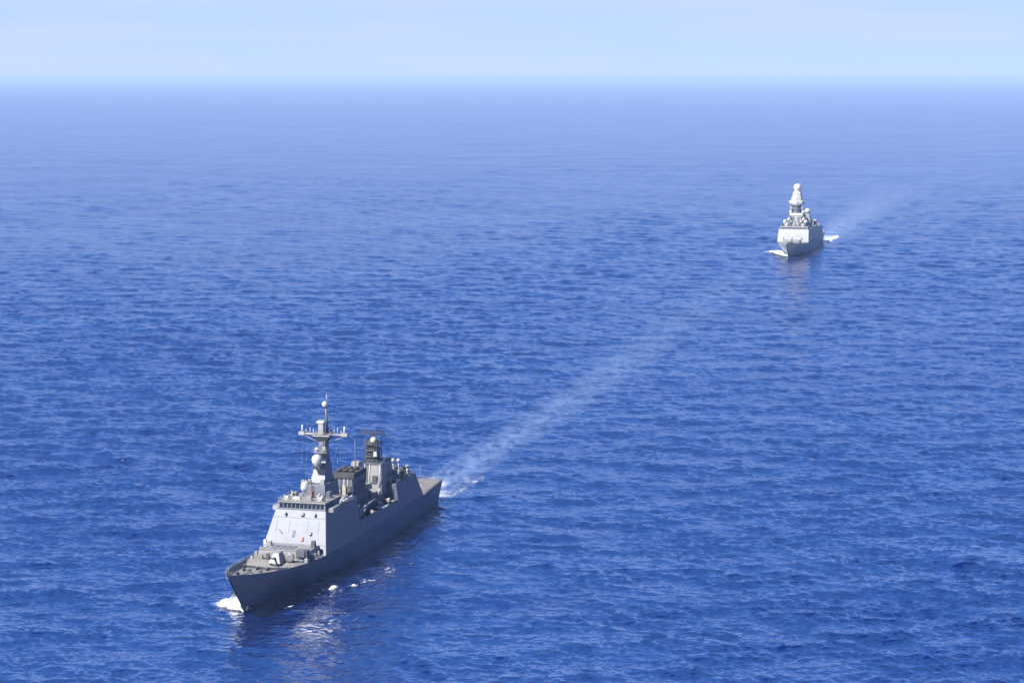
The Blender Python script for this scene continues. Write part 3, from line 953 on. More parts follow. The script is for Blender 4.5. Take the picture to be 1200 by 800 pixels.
for p, s, w, l, h, mt in ((5.4, 106.5, 2.2, 3.0, 2.2, 'palegrey'), (6.3, 111, 1.6, 2.6, 1.8, 'white'), (4.8, 114, 1.8, 2.0, 2.6, 'palegrey'), (6.4, 116, 1.2, 1.6, 3.0, 'dark'), (-4, 115, 3, 4, 2.2, 'palegrey'),
                          (6.2, 121, 1.4, 1.8, 2.4, 'dark'), (-2.5, 121.5, 1.6, 1.6, 2.6, 'white'), (-6, 109, 2, 5, 2.5, 'grey')):
    MB().box(p - w/2, p + w/2, s - l/2, s + l/2, 15.7, 15.7 + h, 0.15, 0.15, 0.15).build("equipment_box", M[mt], hangar, 0.08)
for p, s in ((3.2, 112.5), (-1.5, 113.5), (4.9, 118)):
    MB().tube((p, s, 15.7), (p, s, 20.2), 0.18, 0.12, 8).sphere((p, s, 20.6), 0.6, 12).build("satellite_antenna", M['white'], hangar)
# trainable torpedo / decoy tubes
for p in (6.9,):
    for k in range(3):
        MB().tube((p - 0.4 + k * 0.45, 108.2, 16.3), (p + 0.2 + k * 0.45, 110.6, 17.5), 0.2, 0.2, 8).build("decoy_launcher", M['white'], hangar)
MB().prism([(-8.6, 131.4, 7.36), (8.6, 131.4, 7.36), (7.55, 156.1, 7.62), (-7.55, 156.1, 7.62)],
           [(-8.6, 131.4, 7.5), (8.6, 131.4, 7.5), (7.55, 156.1, 7.7), (-7.55, 156.1, 7.7)]).build("flight_deck", M['flight'], near)
fm = MB()
cs = 143.5
pts = [(4.4 * math.cos(a), cs + 4.4 * math.sin(a)) for a in [2 * math.pi * i / 48 for i in range(48)]]
pti = [(4.05 * math.cos(a), cs + 4.05 * math.sin(a)) for a in [2 * math.pi * i / 48 for i in range(48)]]
zf = lambda s: 7.5 + 0.2 * (s - 131.4) / 24.7 + 0.006
fm.add([(a, b_, zf(b_)) for a, b_ in pts] + [(a, b_, zf(b_)) for a, b_ in pti], [(i, (i + 1) % 48, 48 + (i + 1) % 48, 48 + i) for i in range(48)])
fm.add([(-0.17, 132, zf(132)), (0.17, 132, zf(132)), (0.17, 139, zf(139)), (-0.17, 139, zf(139))], [(0, 1, 2, 3)])
fm.build("landing_mark", M['white'], near)
# fold-down safety nets round the flight deck
q = MB()
for sd in (-1, 1):
    for k in range(10):
        s = 132.5 + k * 2.35
        b = edge(s)[0]; b2 = edge(s + 2)[0]
        a0 = Vector((sd * b, s, 7.45)); a1 = Vector((sd * b2, s + 2, 7.5))
        o0 = a0 + Vector((sd * 0.8, 0, 0.85)); o1 = a1 + Vector((sd * 0.8, 0, 0.85))
        q.path([a0, o0, o1, a1], 0.06, 5)
        q.tube(a0.lerp(o0, 0.5), a1.lerp(o1, 0.5), 0.04, 0.04, 5)
q.rail([(-7.7, 156.2, 7.65), (7.7, 156.2, 7.65)], 1.0, 1.5, 0.05)
q.build("safety_net", M['palegrey'], near)
MB().tube((0, 156.2, 7.6), (0, 157.2, 12), 0.07, 0.05, 6).build("ensign_staff", M['palegrey'], near)


# ---- small gear that crowds the decks: vents, pipes, ladders, lockers
gr = random.Random(21)
def vent(p, s, z, h, r_, mt, par):
    q = MB()
    q.tube((p, s, z), (p, s, z + h), r_, r_, 10)
    q.lathe((p, s, z + h), [(r_ * 1.7, -0.15), (r_ * 1.75, 0.1), (r_ * 1.1, 0.35), (0.02, 0.42)], 12)
    q.build("vent", M[mt], par)
def locker(p, s, z, w, l, h, mt, par):
    MB().box(p - w/2, p + w/2, s - l/2, s + l/2, z - 0.01, z + h, 0.06, 0.06, 0.06).build("deck_locker", M[mt], par, 0.04)
def ladder(a, b, par, w=0.6):
    a = Vector(a); b = Vector(b)
    q = MB()
    for dx in (-w / 2, w / 2):
        q.tube(a + Vector((dx, 0, 0)), b + Vector((dx, 0, 0)), 0.07, 0.07, 5)
    n = int((b - a).length / 0.4)
    for i in range(1, n):
        c = a.lerp(b, i / n)
        q.tube(c + Vector((-w / 2, 0, 0)), c + Vector((w / 2, 0, 0)), 0.05, 0.05, 5)
    q.build("ladder", M['dark'], par)
for k in range(16):                      # top of the midships house
    s = 67.5 + gr.random() * 9; p = gr.uniform(-5, 5.2)
    if gr.random() < 0.45: vent(p, s, 13.2, gr.uniform(0.8, 2.4), gr.uniform(0.18, 0.4), gr.choice(['palegrey', 'dark', 'white']), midh)
    else: locker(p, s, 13.2, gr.uniform(0.6, 1.6), gr.uniform(0.6, 1.6), gr.uniform(0.8, 2.6), gr.choice(['palegrey', 'tan', 'dark', 'white', 'grey']), midh)
for k in range(14):
    s = gr.uniform(91, 98.5); p = gr.uniform(2.5, 5.3)
    if gr.random() < 0.4: vent(p, s, 13.2, gr.uniform(0.8, 2.6), gr.uniform(0.2, 0.45), gr.choice(['palegrey', 'dark', 'white']), midh)
    else: locker(p, s, 13.2, gr.uniform(0.6, 1.4), gr.uniform(0.6, 1.6), gr.uniform(0.7, 2.2), gr.choice(['palegrey', 'tan', 'dark', 'white']), midh)
for k in range(26):                      # boat deck to port
    s = gr.uniform(68.5, 103); p = gr.uniform(6.4, 8.6)
    if gr.random() < 0.35: vent(p, s, 7.4, gr.uniform(1.2, 3.4), gr.uniform(0.2, 0.4), gr.choice(['palegrey', 'dark', 'white']), near)
    else: locker(p, s, 7.4, gr.uniform(0.5, 1.2), gr.uniform(0.6, 1.6), gr.uniform(1.2, 4.2), gr.choice(['palegrey', 'tan', 'dark', 'white', 'dark']), near)
for k in range(22):                      # hangar roof
    s = gr.uniform(106, 123.5); p = gr.uniform(2.0, 7.6)
    if gr.random() < 0.4: vent(p, s, 15.7, gr.uniform(0.8, 3.2), gr.uniform(0.2, 0.45), gr.choice(['palegrey', 'dark', 'white']), hangar)
    else: locker(p, s, 15.7, gr.uniform(0.6, 1.6), gr.uniform(0.6, 1.8), gr.uniform(0.8, 2.8), gr.choice(['palegrey', 'tan', 'dark', 'white']), hangar)
for k in range(14):                      # bridge roof
    s = gr.uniform(45.5, 53); p = gr.uniform(-6.3, 6.3)
    if gr.random() < 0.5: vent(p, s, 21.15, gr.uniform(0.6, 1.8), gr.uniform(0.15, 0.3), gr.choice(['palegrey', 'dark', 'white']), bridge)
    else: locker(p, s, 21.15, gr.uniform(0.5, 1.2), gr.uniform(0.5, 1.2), gr.uniform(0.6, 1.5), gr.choice(['palegrey', 'dark', 'white', 'tan']), bridge)
for k in range(12):                      # foredeck and missile deck edge
    s = gr.uniform(24.5, 36); p = gr.choice([-1, 1]) * gr.uniform(7.7, 8.5)
    locker(p, s, deck_z(s), gr.uniform(0.4, 0.9), gr.uniform(0.5, 1.3), gr.uniform(0.6, 1.6), gr.choice(['palegrey', 'dark', 'white', 'rust', 'dark']), near)
# pipes up the face of the funnel and the after tower
for k in range(6):
    p = -2.9 + k * 1.2
    MB().tube((p, 77.3, 13.2), (p + 0.05, 78.3, 21.6), 0.14, 0.14, 8).build("pipe", M[['white', 'tan', 'dark'][k % 3]], fun)
for p in (-0.4, 1.2, 4.6):
    MB().tube((p, 99.0, 13.2), (p, 100.8, 22.2), 0.15, 0.15, 8).build("pipe", M['white'], aft)
ladder((0.4, 98.95, 13.2), (0.4, 100.85, 22.3), aft)
ladder((-0.4, 52.9, 21.2), (-0.4, 54.2, 24.2), mast)
ladder((0.6, 60.55, 30.0), (0.6, 61.4, 36.0), mast)
# lattice bracing round the after mast
q = MB()
for sd in (-0.9, 3.3):
    for k in range(4):
        z = 22.7 + k * 1.7
        q.tube((sd, 101.6, z), (sd, 106.2, z + 1.7), 0.09, 0.09, 5)
        q.tube((sd, 106.2, z), (sd, 101.6, z + 1.7), 0.09, 0.09, 5)
for k in range(4):
    z = 22.7 + k * 1.7
    q.tube((-0.9, 101.6, z), (3.3, 101.6, z + 1.7), 0.09, 0.09, 5)
    q.tube((3.3, 101.6, z), (-0.9, 101.6, z + 1.7), 0.09, 0.09, 5)
for sd in (-0.9, 3.3):
    for s in (101.6, 106.2):
        q.tube((sd, s, 22.6), (sd, s, 29.2), 0.14, 0.14, 6)
q.build("lattice", M['soot'], amast)
# signal halyards and wire aerials
for p in (-6.4, -4.8, 4.8, 6.2):
    MB().tube((p, 63, 37.3), (p * 0.75, 56, 21.3), 0.035, 0.035, 4).build("halyard", M['dark'], mast)
for p in (-1.6, 1.8):
    MB().tube((p, 64.5, 36.9), (p * 0.6, 103, 29.2), 0.04, 0.04, 4).build("wire_aerial", M['dark'], mast)

# ---- inflatable boat stowed on the port side (rests on the ship: its own thing)
def place_on_ship(o, p, s, z, rot=0.0):
    a = rad(NB[2])
    o.location = (NB[0] + s * math.sin(a) + p * math.cos(a), NB[1] + s * math.cos(a) - p * math.sin(a), z)
    o.rotation_euler = (0, 0, -a + rot)
boat = bpy.data.objects.new("inflatable_boat", None)
boat['label'] = 'pale inflatable boat slung in davits on the side of the nearest warship'
boat['category'] = 'boat'
COL.objects.link(boat)
place_on_ship(boat, 8.3, 90.7, 11.1)
tb = MB()
pts = [(1.15, 3.4, 0.15), (1.15, -1.2, 0.15), (0.95, -2.5, 0.25), (0.45, -3.5, 0.45), (-0.45, -3.5, 0.45), (-0.95, -2.5, 0.25), (-1.15, -1.2, 0.15), (-1.15, 3.4, 0.15)]
for a, b_ in zip(pts[:-1], pts[1:]):
    tb.tube(a, b_, 0.42, 0.42, 12)
    tb.sphere(b_, 0.42, 12)
tb.build("flotation_tube", M['white'], boat)
hb = MB()
secs = [(-3.4, 0.1, 0.15, 0.2), (-2.2, 0.7, -0.45, 0.2), (0, 1.0, -0.6, 0.1), (3.3, 1.0, -0.55, 0.1)]
V = []; Fc = []
for s, b_, zk, zt in secs:
    V += [(-b_, s, zt), (0, s, zk), (b_, s, zt)]
for i in range(3):
    for j in range(2):
        Fc.append((3*i + j, 3*i + j + 1, 3*i + 4 + j, 3*i + 3 + j))
    Fc.append((3*i, 3*i + 3, 3*i + 5, 3*i + 2))
Fc += [(0, 2, 1), (9, 10, 11)]
hb.add(V, Fc)
hb.build("hull", M['dark'], boat)
MB().box(-0.4, 0.4, -0.2, 0.7, 0.1, 1.3, 0.08, 0.15, 0.05).build("console", M['tan'], boat, 0.05)
MB().box(-0.35, 0.35, 3.2, 3.9, -0.4, 1.1, 0.06, 0.05, 0.1).build("outboard_motor", M['dark'], boat, 0.06)

# ================================================================== far warship
FB = (216.9, 1698.1, 13.8)
far = ship_root("warship", *FB, 'distant pale grey warship with a pyramid mast topped by a white dome, upper right')
fdeck = [(-13, 0.3, 12.2), (-10.5, 1.8, 12.0), (-6, 3.8, 11.6), (2, 6.3, 11.0), (12, 8.6, 10.3), (24, 10.5, 9.7), (36, 11.6, 9.4),
         (60, 12.0, 9.2), (110, 12.0, 9.0), (145, 11.4, 8.8), (176, 10.2, 8.8)]
fwl = [(0, 0.15), (10, 1.7), (25, 4.6), (45, 8.0), (70, 10.2), (110, 10.8), (150, 10.2), (175, 9.0)]
fdeck = [(a_, b_ * 1.12, c_) for a_, b_, c_ in fdeck]
fwl = [(a_, b_ * 1.1) for a_, b_ in fwl]
fh, edge = build_hull(far, fdeck, 175, fwl, M['farhullb'], 16, 1.0, M['deck'], 1.8)
fs = side_block(31, 104, 36.0, 104, 19.3, 19.0, 0, 12.0, 12.1).build("superstructure", M['farhull'], far, 0.2)
# bridge
br = MB().prism([(-11.3, 36.6, 19.25), (11.3, 36.6, 19.25), (11.5, 50, 19.2), (-11.5, 50, 19.2)],
                [(-11.0, 37.3, 21.5), (11.0, 37.3, 21.5), (11.2, 50, 21.5), (-11.2, 50, 21.5)]).build("bridge", M['palegrey'], fs, 0.08)
for k in range(13):
    x0 = -10.8 + 21.6 * k / 13 + 0.12; x1 = -10.8 + 21.6 * (k + 1) / 13 - 0.12
    yb = lambda z: 36.6 + 0.7 * (z - 19.25) / 2.25
    za, zb = 19.8, 20.9
    MB().prism([(x0, yb(za) - 0.04, za), (x1, yb(za) - 0.04, za), (x1, yb(za) + 0.1, za), (x0, yb(za) + 0.1, za)],
               [(x0, yb(zb) - 0.04, zb), (x1, yb(zb) - 0.04, zb), (x1, yb(zb) + 0.1, zb), (x0, yb(zb) + 0.1, zb)]).build("window", M['glass'], br)
MB().rail([(-10.9, 50, 21.5), (-10.9, 37.5, 21.5), (10.9, 37.5, 21.5), (10.9, 50, 21.5)], 1.0, 1.6, 0.06).build("railing", M['palegrey'], br)
for p, s, w, l, h, mt in ((-6.5, 41, 2.4, 2.5, 2.0, 'white'), (6.8, 41, 2.2, 2.5, 2.4, 'white'), (0, 40, 3.0, 2.0, 1.4, 'palegrey'), (-4, 44, 1.2, 1.4, 3.4, 'dark'), (4.2, 45, 1.4, 1.6, 3.0, 'dark')):
    MB().box(p - w/2, p + w/2, s - l/2, s + l/2, 21.5, 21.5 + h, 0.2, 0.2, 0.2).build("equipment_box", M[mt], br, 0.1)
for p in (-8.3, 8.3):
    MB().lathe((p, 47, 21.5), [(0.8, 0), (0.8, 1.8), (1.4, 2.2), (1.6, 3.4), (1.2, 4.6), (0.02, 5.1)], 16).build("radome", M['white'], br)
# recessed panels on the front
for p, w in ((-4.6, 4.0), (3.2, 4.6)):
    q = MB()
    y0 = lambda z: 31 + 5.0 * (z - 9.1) / 10.2
    q.prism([(p - w/2, y0(14) - 0.12, 14), (p + w/2, y0(14) - 0.12, 14), (p + w/2, y0(14) + 0.2, 14), (p - w/2, y0(14) + 0.2, 14)],
            [(p - w/2, y0(17) - 0.12, 17), (p + w/2, y0(17) - 0.12, 17), (p + w/2, y0(17) + 0.2, 17), (p - w/2, y0(17) + 0.2, 17)])
    q.build("front_panel", M['palegrey'], fs, 0.05)
for p in (-7.6, -0.8, 6.8):
    q = MB()
    q.prism([(p - 0.5, y0(11.5) - 0.3, 11.5), (p + 0.5, y0(11.5) - 0.3, 11.5), (p + 0.5, y0(11.5) + 0.2, 11.5), (p - 0.5, y0(11.5) + 0.2, 11.5)],
            [(p - 0.5, y0(13.4) - 0.3, 13.4), (p + 0.5, y0(13.4) - 0.3, 13.4), (p + 0.5, y0(13.4) + 0.2, 13.4), (p - 0.5, y0(13.4) + 0.2, 13.4)])
    q.build("door", M['dark'], fs, 0.03)
# gun and missile deck
def fdz(s):
    b, z, d = edge(s); return z - d
gt = MB().lathe((0, 12, fdz(12) - 0.02), [(2.2, 0), (2.2, 0.5), (2.0, 0.55)], 20).build("gun_turret", M['farhull'], far)
MB().lathe((0, 12.3, fdz(12) + 0.5), [(2.1, 0), (2.15, 0.8), (1.9, 1.8), (1.3, 2.6), (0.5, 3.0), (0.02, 3.05)], 20).build("gunhouse", M['palegrey'], gt)
MB().tube((0, 10.6, fdz(12) + 1.9), (0, 4.4, fdz(12) + 2.8), 0.22, 0.14, 10).build("gun_barrel", M['dark'], gt)
fm_ = MB().box(-6.5, 6.5, 19, 32, fdz(22) - 0.4, 11.6, 0.3, 0.5, 0).build("missile_deck", M['palegrey'], far, 0.08)
for k in range(4):
    for j in range(2):
        MB().box(-3.7 + k * 1.9, -2.1 + k * 1.9, 22 + j * 3.2, 24.6 + j * 3.2, 11.602, 11.74, 0.05, 0.05, 0.05).build("missile_hatch", M['farhull'], fm_)
q = MB()
for sd in (-1, 1):
    q.rail([(sd * max(edge(s)[0] - 0.15, 0.05), s, edge(s)[1]) for s in (-12, -8, -3, 4, 12, 20, 28)], 1.0, 2.0, 0.06)
q.build("bow_railing", M['palegrey'], far)
for p, s in ((-2, 2), (2, 2), (-3.8, 6), (3.8, 6)):
    MB().lathe((p, s, fdz(s) - 0.02), [(0.6, 0), (0.4, 0.3), (0.4, 0.9), (0.6, 1.0), (0.02, 1.1)], 12).build("capstan", M['dark'], far)
# main mast: pyramid, neck, platform, upper cone and dome
mm = MB()
mm.prism([(-5.6, 50, 19.1), (5.6, 50, 19.1), (5.6, 66, 19.1), (-5.6, 66, 19.1)],
         [(-4.6, 53.5, 29.6), (4.6, 53.5, 29.6), (4.6, 64.5, 29.6), (-4.6, 64.5, 29.6)])
fmst = mm.build("mast", M['farhull'], far, 0.2)
MB().prism([(-5.4, 53, 29.6), (5.2, 53, 29.6), (5.2, 65, 29.6), (-5.4, 65, 29.6)], [(-5.0, 53.4, 31.2), (4.8, 53.4, 31.2), (4.8, 64.6, 31.2), (-5.0, 64.6, 31.2)]).build("platform", M['white'], fmst, 0.1)
q = MB()
for p in (-2.3, 1.8):
    q.box(p - 0.9, p + 0.9, 50.9, 53.4, 22.5, 28.4, 0, 1.8, 0)
q.build("sensor_recess", M['dark'], fmst)
MB().lathe((-0.2, 59, 31.2), [(4.2, 0), (3.4, 1.6), (3.0, 2.8), (3.0, 2.9), (4.3, 3.5), (4.3, 4.3), (3.4, 4.7), (3.4, 6.5)], 8).build("sensor_tower", M['grey'], fmst)
q = MB()
for z, r_ in ((32.6, 3.7), (36.0, 3.6)):
    q.lathe((-0.2, 59, z), [(r_, 0), (r_ + 0.05, 0.7), (r_, 1.2)], 16)
q.build("sensor_ring", M['dark'], fmst)
MB().lathe((-0.2, 59, 37.4), [(3.5, 0), (4.4, 1.0), (6.2, 1.6), (6.4, 3.3), (6.0, 3.7), (4.8, 4.4)], 8).build("radar_platform", M['white'], fmst)
MB().lathe((-0.1, 59, 41.6), [(4.7, 0), (4.5, 2.9), (3.9, 3.3), (3.6, 6.0), (2.7, 6.5), (2.5, 8.6)], 8).build("upper_mast", M['white'], fmst)
MB().lathe((0.0, 59, 50.1), [(2.4, 0), (3.0, 0.5), (3.25, 1.6), (3.0, 3.0), (2.2, 4.1), (1.1, 4.7), (0.02, 4.85)], 24).build("radome", M['white'], fmst)
MB().tube((1.6, 61, 49), (2.1, 61, 57.6), 0.22, 0.1, 8).tube((0.9, 61, 55.8), (3.0, 61, 55.8), 0.09, 0.09, 5).build("pole_antenna", M['palegrey'], fmst)
for sd in (-1, 1):
    MB().tube((sd * 5.6, 60, 40.6), (sd * 8.6, 60.5, 40.9), 0.25, 0.18, 8).tube((sd * 8.3, 60.5, 40.4), (sd * 8.5, 60.5, 43.2), 0.2, 0.1, 8).build("yardarm", M['palegrey'], fmst)
    MB().tube((sd * 4.4, 62, 31.2), (sd * 5.0, 62, 36.6), 0.14, 0.08, 8).build("whip_antenna", M['grey'], fmst)
    MB().lathe((sd * 5.8, 52.5, 21.4), [(0.7, 0), (0.7, 3.6), (1.3, 4.1), (1.5, 5.0), (1.1, 6.0), (0.02, 6.5)], 14).build("radome", M['white'], fmst)
    MB().tube((sd * 5.2, 53, 29.4), (sd * 7.4, 51.6, 24), 0.25, 0.25, 8).build("brace", M['palegrey'], fmst)

gr = random.Random(4)
for k in range(26):
    p = gr.uniform(-10, 10); s = gr.uniform(38, 49)
    if gr.random() < 0.4: vent(p, s, 21.5, gr.uniform(1, 3.5), gr.uniform(0.25, 0.6), gr.choice(['white', 'dark', 'palegrey']), br)
    else: locker(p, s, 21.5, gr.uniform(0.8, 2.2), gr.uniform(0.8, 2.2), gr.uniform(0.8, 3.2), gr.choice(['white', 'dark', 'palegrey', 'grey']), br)
for k in range(18):
    p = gr.choice([-1, 1]) * gr.uniform(6.3, 10.5); s = gr.uniform(52, 102)
    locker(p, s, 19.1, gr.uniform(0.9, 2.2), gr.uniform(1.0, 3.0), gr.uniform(1.2, 5.0), gr.choice(['white', 'dark', 'palegrey', 'grey']), fs)
for k in range(12):
    a_ = 2 * math.pi * k / 12
    c = (-0.2 + 5.6 * math.cos(a_), 59 + 5.6 * math.sin(a_), 41.0)
    MB().tube(c, (c[0], c[1], c[2] + gr.uniform(0.9, 2.0)), 0.22, 0.14, 6).build("antenna", M['palegrey'], fmst)
for sd in (-1, 1):
    for z, s in ((24.0, 51.4), (27.0, 52.4)):
        MB().box(sd * 4.2 - 0.8, sd * 4.2 + 0.8, s - 1.2, s + 0.8, z, z + 1.8, 0.1, 0.1, 0.1).build("sensor_box", M['white' if z < 25 else 'dark'], fmst, 0.05)
for sd in (-1, 1):
    MB().tube((sd * 4.6, 55, 31.0), (sd * 5.6, 57, 38.9), 0.28, 0.22, 8).build("strut", M['palegrey'], fmst)
    MB().box(sd * 4.9 - 0.9, sd * 4.9 + 0.9, 54.5, 57, 31.2, 33.6, 0.15, 0.15, 0.15).build("sensor_box", M['white'], fmst, 0.08)
    MB().box(sd * 4.2 - 0.8, sd * 4.2 + 0.8, 55.2, 57, 34.7, 36.4, 0.1, 0.1, 0.1).build("sensor_box", M['palegrey'], fmst, 0.08)
MB().tube((5.2, 64, 30.5), (9.4, 78, 20.0), 0.3, 0.3, 8).build("stay", M['palegrey'], fmst)
# after mast and funnels
fn = MB().prism([(-4.0, 80, 19.0), (4.0, 80, 19.0), (4.0, 92, 19.0), (-4.0, 92, 19.0)], [(-3.2, 81.5, 27.0), (3.2, 81.5, 27.0), (3.2, 91.5, 27.0), (-3.2, 91.5, 27.0)]).build("funnel", M['farhull'], far, 0.2)
MB().box(-3.3, 3.3, 81.3, 91.7, 27.0, 28.6, 0.2, 0.2, 0.2).build("funnel_cap", M['soot'], fn)
am = MB().prism([(1.0, 93, 19.0), (7.6, 93, 19.0), (7.6, 103, 19.0), (1.0, 103, 19.0)], [(2.6, 95, 28.5), (6.0, 95, 28.5), (6.0, 101, 28.5), (2.6, 101, 28.5)]).build("after_mast", M['farhull'], far, 0.15)
MB().lathe((4.3, 98, 28.5), [(1.5, 0), (2.4, 1.2), (2.6, 2.4), (1.8, 3.8), (0.02, 4.3)], 18).build("radome", M['white'], am)
MB().tube((8.0, 96, 19), (8.3, 96, 33), 0.16, 0.08, 8).build("whip_antenna", M['dark'], am)
# hangar block and flight deck
hg = side_block(103.9, 148, 103.9, 143, 17.0, 17.0, 0, 12.0, 11.4).build("hangar", M['farhull'], far, 0.2)
gun = MB().lathe((9.0, 108, 17.0), [(1.4, 0), (1.4, 3.2), (1.2, 3.4)], 16).build("after_gun", M['farhull'], hg)
MB().box(7.2, 11.2, 106.4, 109.8, 20.4, 23.0, 0.7, 0.5, 0.5).build("gunhouse", M['white'], gun, 0.3)
MB().tube((9.4, 106.6, 21.8), (10.2, 103.6, 22.6), 0.18, 0.12, 8).build("gun_barrel", M['dark'], gun)
for p, s, w, l, h in ((-5, 112, 4, 6, 3), (4, 120, 5, 6, 2.4), (8.4, 128, 1.8, 3.4, 2.6), (-7, 130, 3, 4, 2.5)):
    MB().box(p - w/2, p + w/2, s - l/2, s + l/2, 17, 17 + h, 0.3, 0.3, 0.3).build("equipment_box", M['palegrey'], hg, 0.1)
MB().prism([(-9.8, 148.6, 8.86), (9.8, 148.6, 8.86), (9.4, 175, 8.86), (-9.4, 175, 8.86)], [(-9.8, 148.6, 8.95), (9.8, 148.6, 8.95), (9.4, 175, 8.95), (-9.4, 175, 8.95)]).build("flight_deck", M['flight'], far)
for sd in (-1, 1):
    for k in range(3):
        MB().box(sd * 9.0 - 0.8, sd * 9.0 + 0.8, 62 + k * 7, 65 + k * 7, 19.0, 20.8, 0.2, 0.2, 0.2).build("life_raft_box", M['white'], fs, 0.1)

for k in range(12):
    p = gr.uniform(2, 10.5); s = gr.uniform(106, 140)
    locker(p, s, 17.0, gr.uniform(0.9, 2.4), gr.uniform(1.0, 3.0), gr.uniform(1.0, 3.6), gr.choice(['white', 'dark', 'palegrey']), hg)

# ================================================================== foam
def foam_material(name, col, scale, lo, hi, stretch=(1, 1, 1), rough_alpha=1.0, veil=False):
    m, t, b = mat_new(name)
    out = t.nodes["Material Output"]
    tc = N(t, "ShaderNodeTexCoord")
    mp = N(t, "ShaderNodeMapping")
    mp.inputs["Scale"].default_value = stretch
    n = N(t, "ShaderNodeTexNoise")
    n.inputs["Scale"].default_value = scale
    n.inputs["Detail"].default_value = 6
    n.inputs["Roughness"].default_value = 0.65
    n.inputs["Distortion"].default_value = 0.6
    t.links.new(tc.outputs["Object"], mp.inputs[0])
    t.links.new(mp.outputs[0], n.inputs["Vector"])
    at = N(t, "ShaderNodeAttribute")
    at.attribute_name = "foam_amount"
    add = N(t, "ShaderNodeMath", operation='ADD')
    fin = N(t, "ShaderNodeMath", operation='MULTIPLY')
    t.links.new(n.outputs[0], add.inputs[0])
    if veil:
        add.inputs[1].default_value = 0.0
    else:
        t.links.new(at.outputs["Fac"], add.inputs[1])
    r = N(t, "ShaderNodeMapRange")
    r.inputs["From Min"].default_value = lo
    r.inputs["From Max"].default_value = hi
    r.inputs["To Max"].default_value = rough_alpha
    t.links.new(add.outputs[0], r.inputs["Value"])
    b.inputs["Base Color"].default_value = (*col, 1)
    b.inputs["Roughness"].default_value = 0.8
    t.links.new(r.outputs[0], fin.inputs[0])
    if veil:
        t.links.new(at.outputs["Fac"], fin.inputs[1])
    else:
        fin.inputs[1].default_value = 1.0
    t.links.new(fin.outputs[0], b.inputs["Alpha"])
    return m

def fbm(x, y, z=0.0):
    return mnoise.fractal(Vector((x, y, z)), 0.9, 2.1, 4)

def foam_patch(name, base, p0, p1, s0, s1, step, dens, height, mat, label, lift=0.12):
    """a sheet of foam riding on the sea in ship coordinates; dens(p, s) 0..1, height(p, s) metres"""
    a = rad(base[2])
    ps = np.arange(p0, p1 + step, step); ss = np.arange(s0, s1 + step, step)
    P, S = np.meshgrid(ps, ss, indexing='ij')
    wx = base[0] + S * math.sin(a) + P * math.cos(a)
    wy = base[1] + S * math.cos(a) - P * math.sin(a)
    zz, dx, dy = sea_disp(wx, wy)
    D = np.vectorize(dens)(P, S)
    Hh = np.vectorize(height)(P, S)
    verts = np.stack([wx + dx, wy + dy, zz + lift + Hh], -1).reshape(-1, 3).astype(np.float32)
    n_, m_ = P.shape
    i, j = np.meshgrid(np.arange(n_ - 1), np.arange(m_ - 1), indexing='ij')
    v0 = (i * m_ + j).reshape(-1)
    quads = np.stack([v0, v0 + m_, v0 + m_ + 1, v0 + 1], -1)
    dq = D.reshape(-1)[quads].max(1)
    quads = quads[dq > 0.01]
    used = np.unique(quads)
    remap = np.full(len(verts), -1); remap[used] = np.arange(len(used))
    me = mesh_from(name, verts[used], remap[quads])
    at = me.attributes.new("foam_amount", 'FLOAT', 'POINT')
    at.data.foreach_set("value", D.reshape(-1)[used].astype(np.float32))
    me.materials.append(mat)
    o = bpy.data.objects.new(name, me)
    o['kind'] = 'stuff'
    o['label'] = label
    COL.objects.link(o)
    return o
FOAM = foam_material("sea_foam", (0.62, 0.64, 0.66), 1.7, 0.80, 1.25)
def sstep(a, b, x):
    q = min(max((x - a) / (b - a), 0), 1)
    return q * q * (3 - 2 * q)

# bow wave curling off the starboard bow of the near ship
def bw_d(p, s):
    # crest runs from the stem outwards and aft
    if p > 0.6: return 0.0
    q = -p
    c0 = 0.1 + q * 0.45             # leading edge
    w = s - c0
    return sstep(-1.2, 0.5, w) * (1 - sstep(7.0, 15.0, w + 0.25 * q)) * (1 - sstep(6.0, 15.0, q)) * min(1.0, max(0.1, 0.78 + 0.55 * fbm(p * 0.35, s * 0.35, 8)))
def bw_h(p, s):
    return 2.2 * bw_d(p, s) * max(0.15, 0.55 + 1.0 * fbm(p * 0.55, s * 0.55, 3)) * (1 - sstep(3, 13, -p) * 0.7)
foam_patch("bow_wave", NB, -16, 1, -2.5, 26, 0.3, bw_d, bw_h, FOAM, 'white bow wave breaking beside the stem of the nearest warship')
# broken crests off the port side
sr = random.Random(12)
SPOTS = [(10.4, 19.1, 0.8, 2.4, .45), (14.3, 30.2, 1.2, 1.6, .85), (18.2, 35.3, 0.8, 1.7, .6), (20.9, 43.4, 1.0, 2.0, .75), (21.2, 56.5, 0.8, 2.0, .55), (25.2, 65.4, 0.9, 2.2, .55), (3.2, 3, .8, 2.4, .55)]
for i in range(34):
    cs_ = sr.uniform(4, 74)
    cp = 4.5 + 0.42 * cs_ - 0.0018 * cs_ * cs_ + sr.gauss(0, 1.6)
    SPOTS.append((cp, cs_, sr.uniform(0.35, 0.8), sr.uniform(0.8, 2.2), sr.uniform(0.3, 0.62)))
for i in range(14):                      # wash close along the plating
    cs_ = sr.uniform(2, 60)
    SPOTS.append((interp(wl_tab, cs_)[0] + 0.5, cs_, 0.35, sr.uniform(1.0, 3.0), sr.uniform(0.25, 0.5)))
def pf_d(p, s):
    d = 0
    for cp, cs_, wp, ws, k in SPOTS:
        u = (p - cp) - 0.25 * (s - cs_)
        d = max(d, k * math.exp(-((u / wp) ** 2 + ((s - cs_) / (ws * 1.25)) ** 2)) * (0.75 + 0.75 * fbm(p * 0.7, s * 0.5, 2)))
    return d if d > 0.03 else 0.0
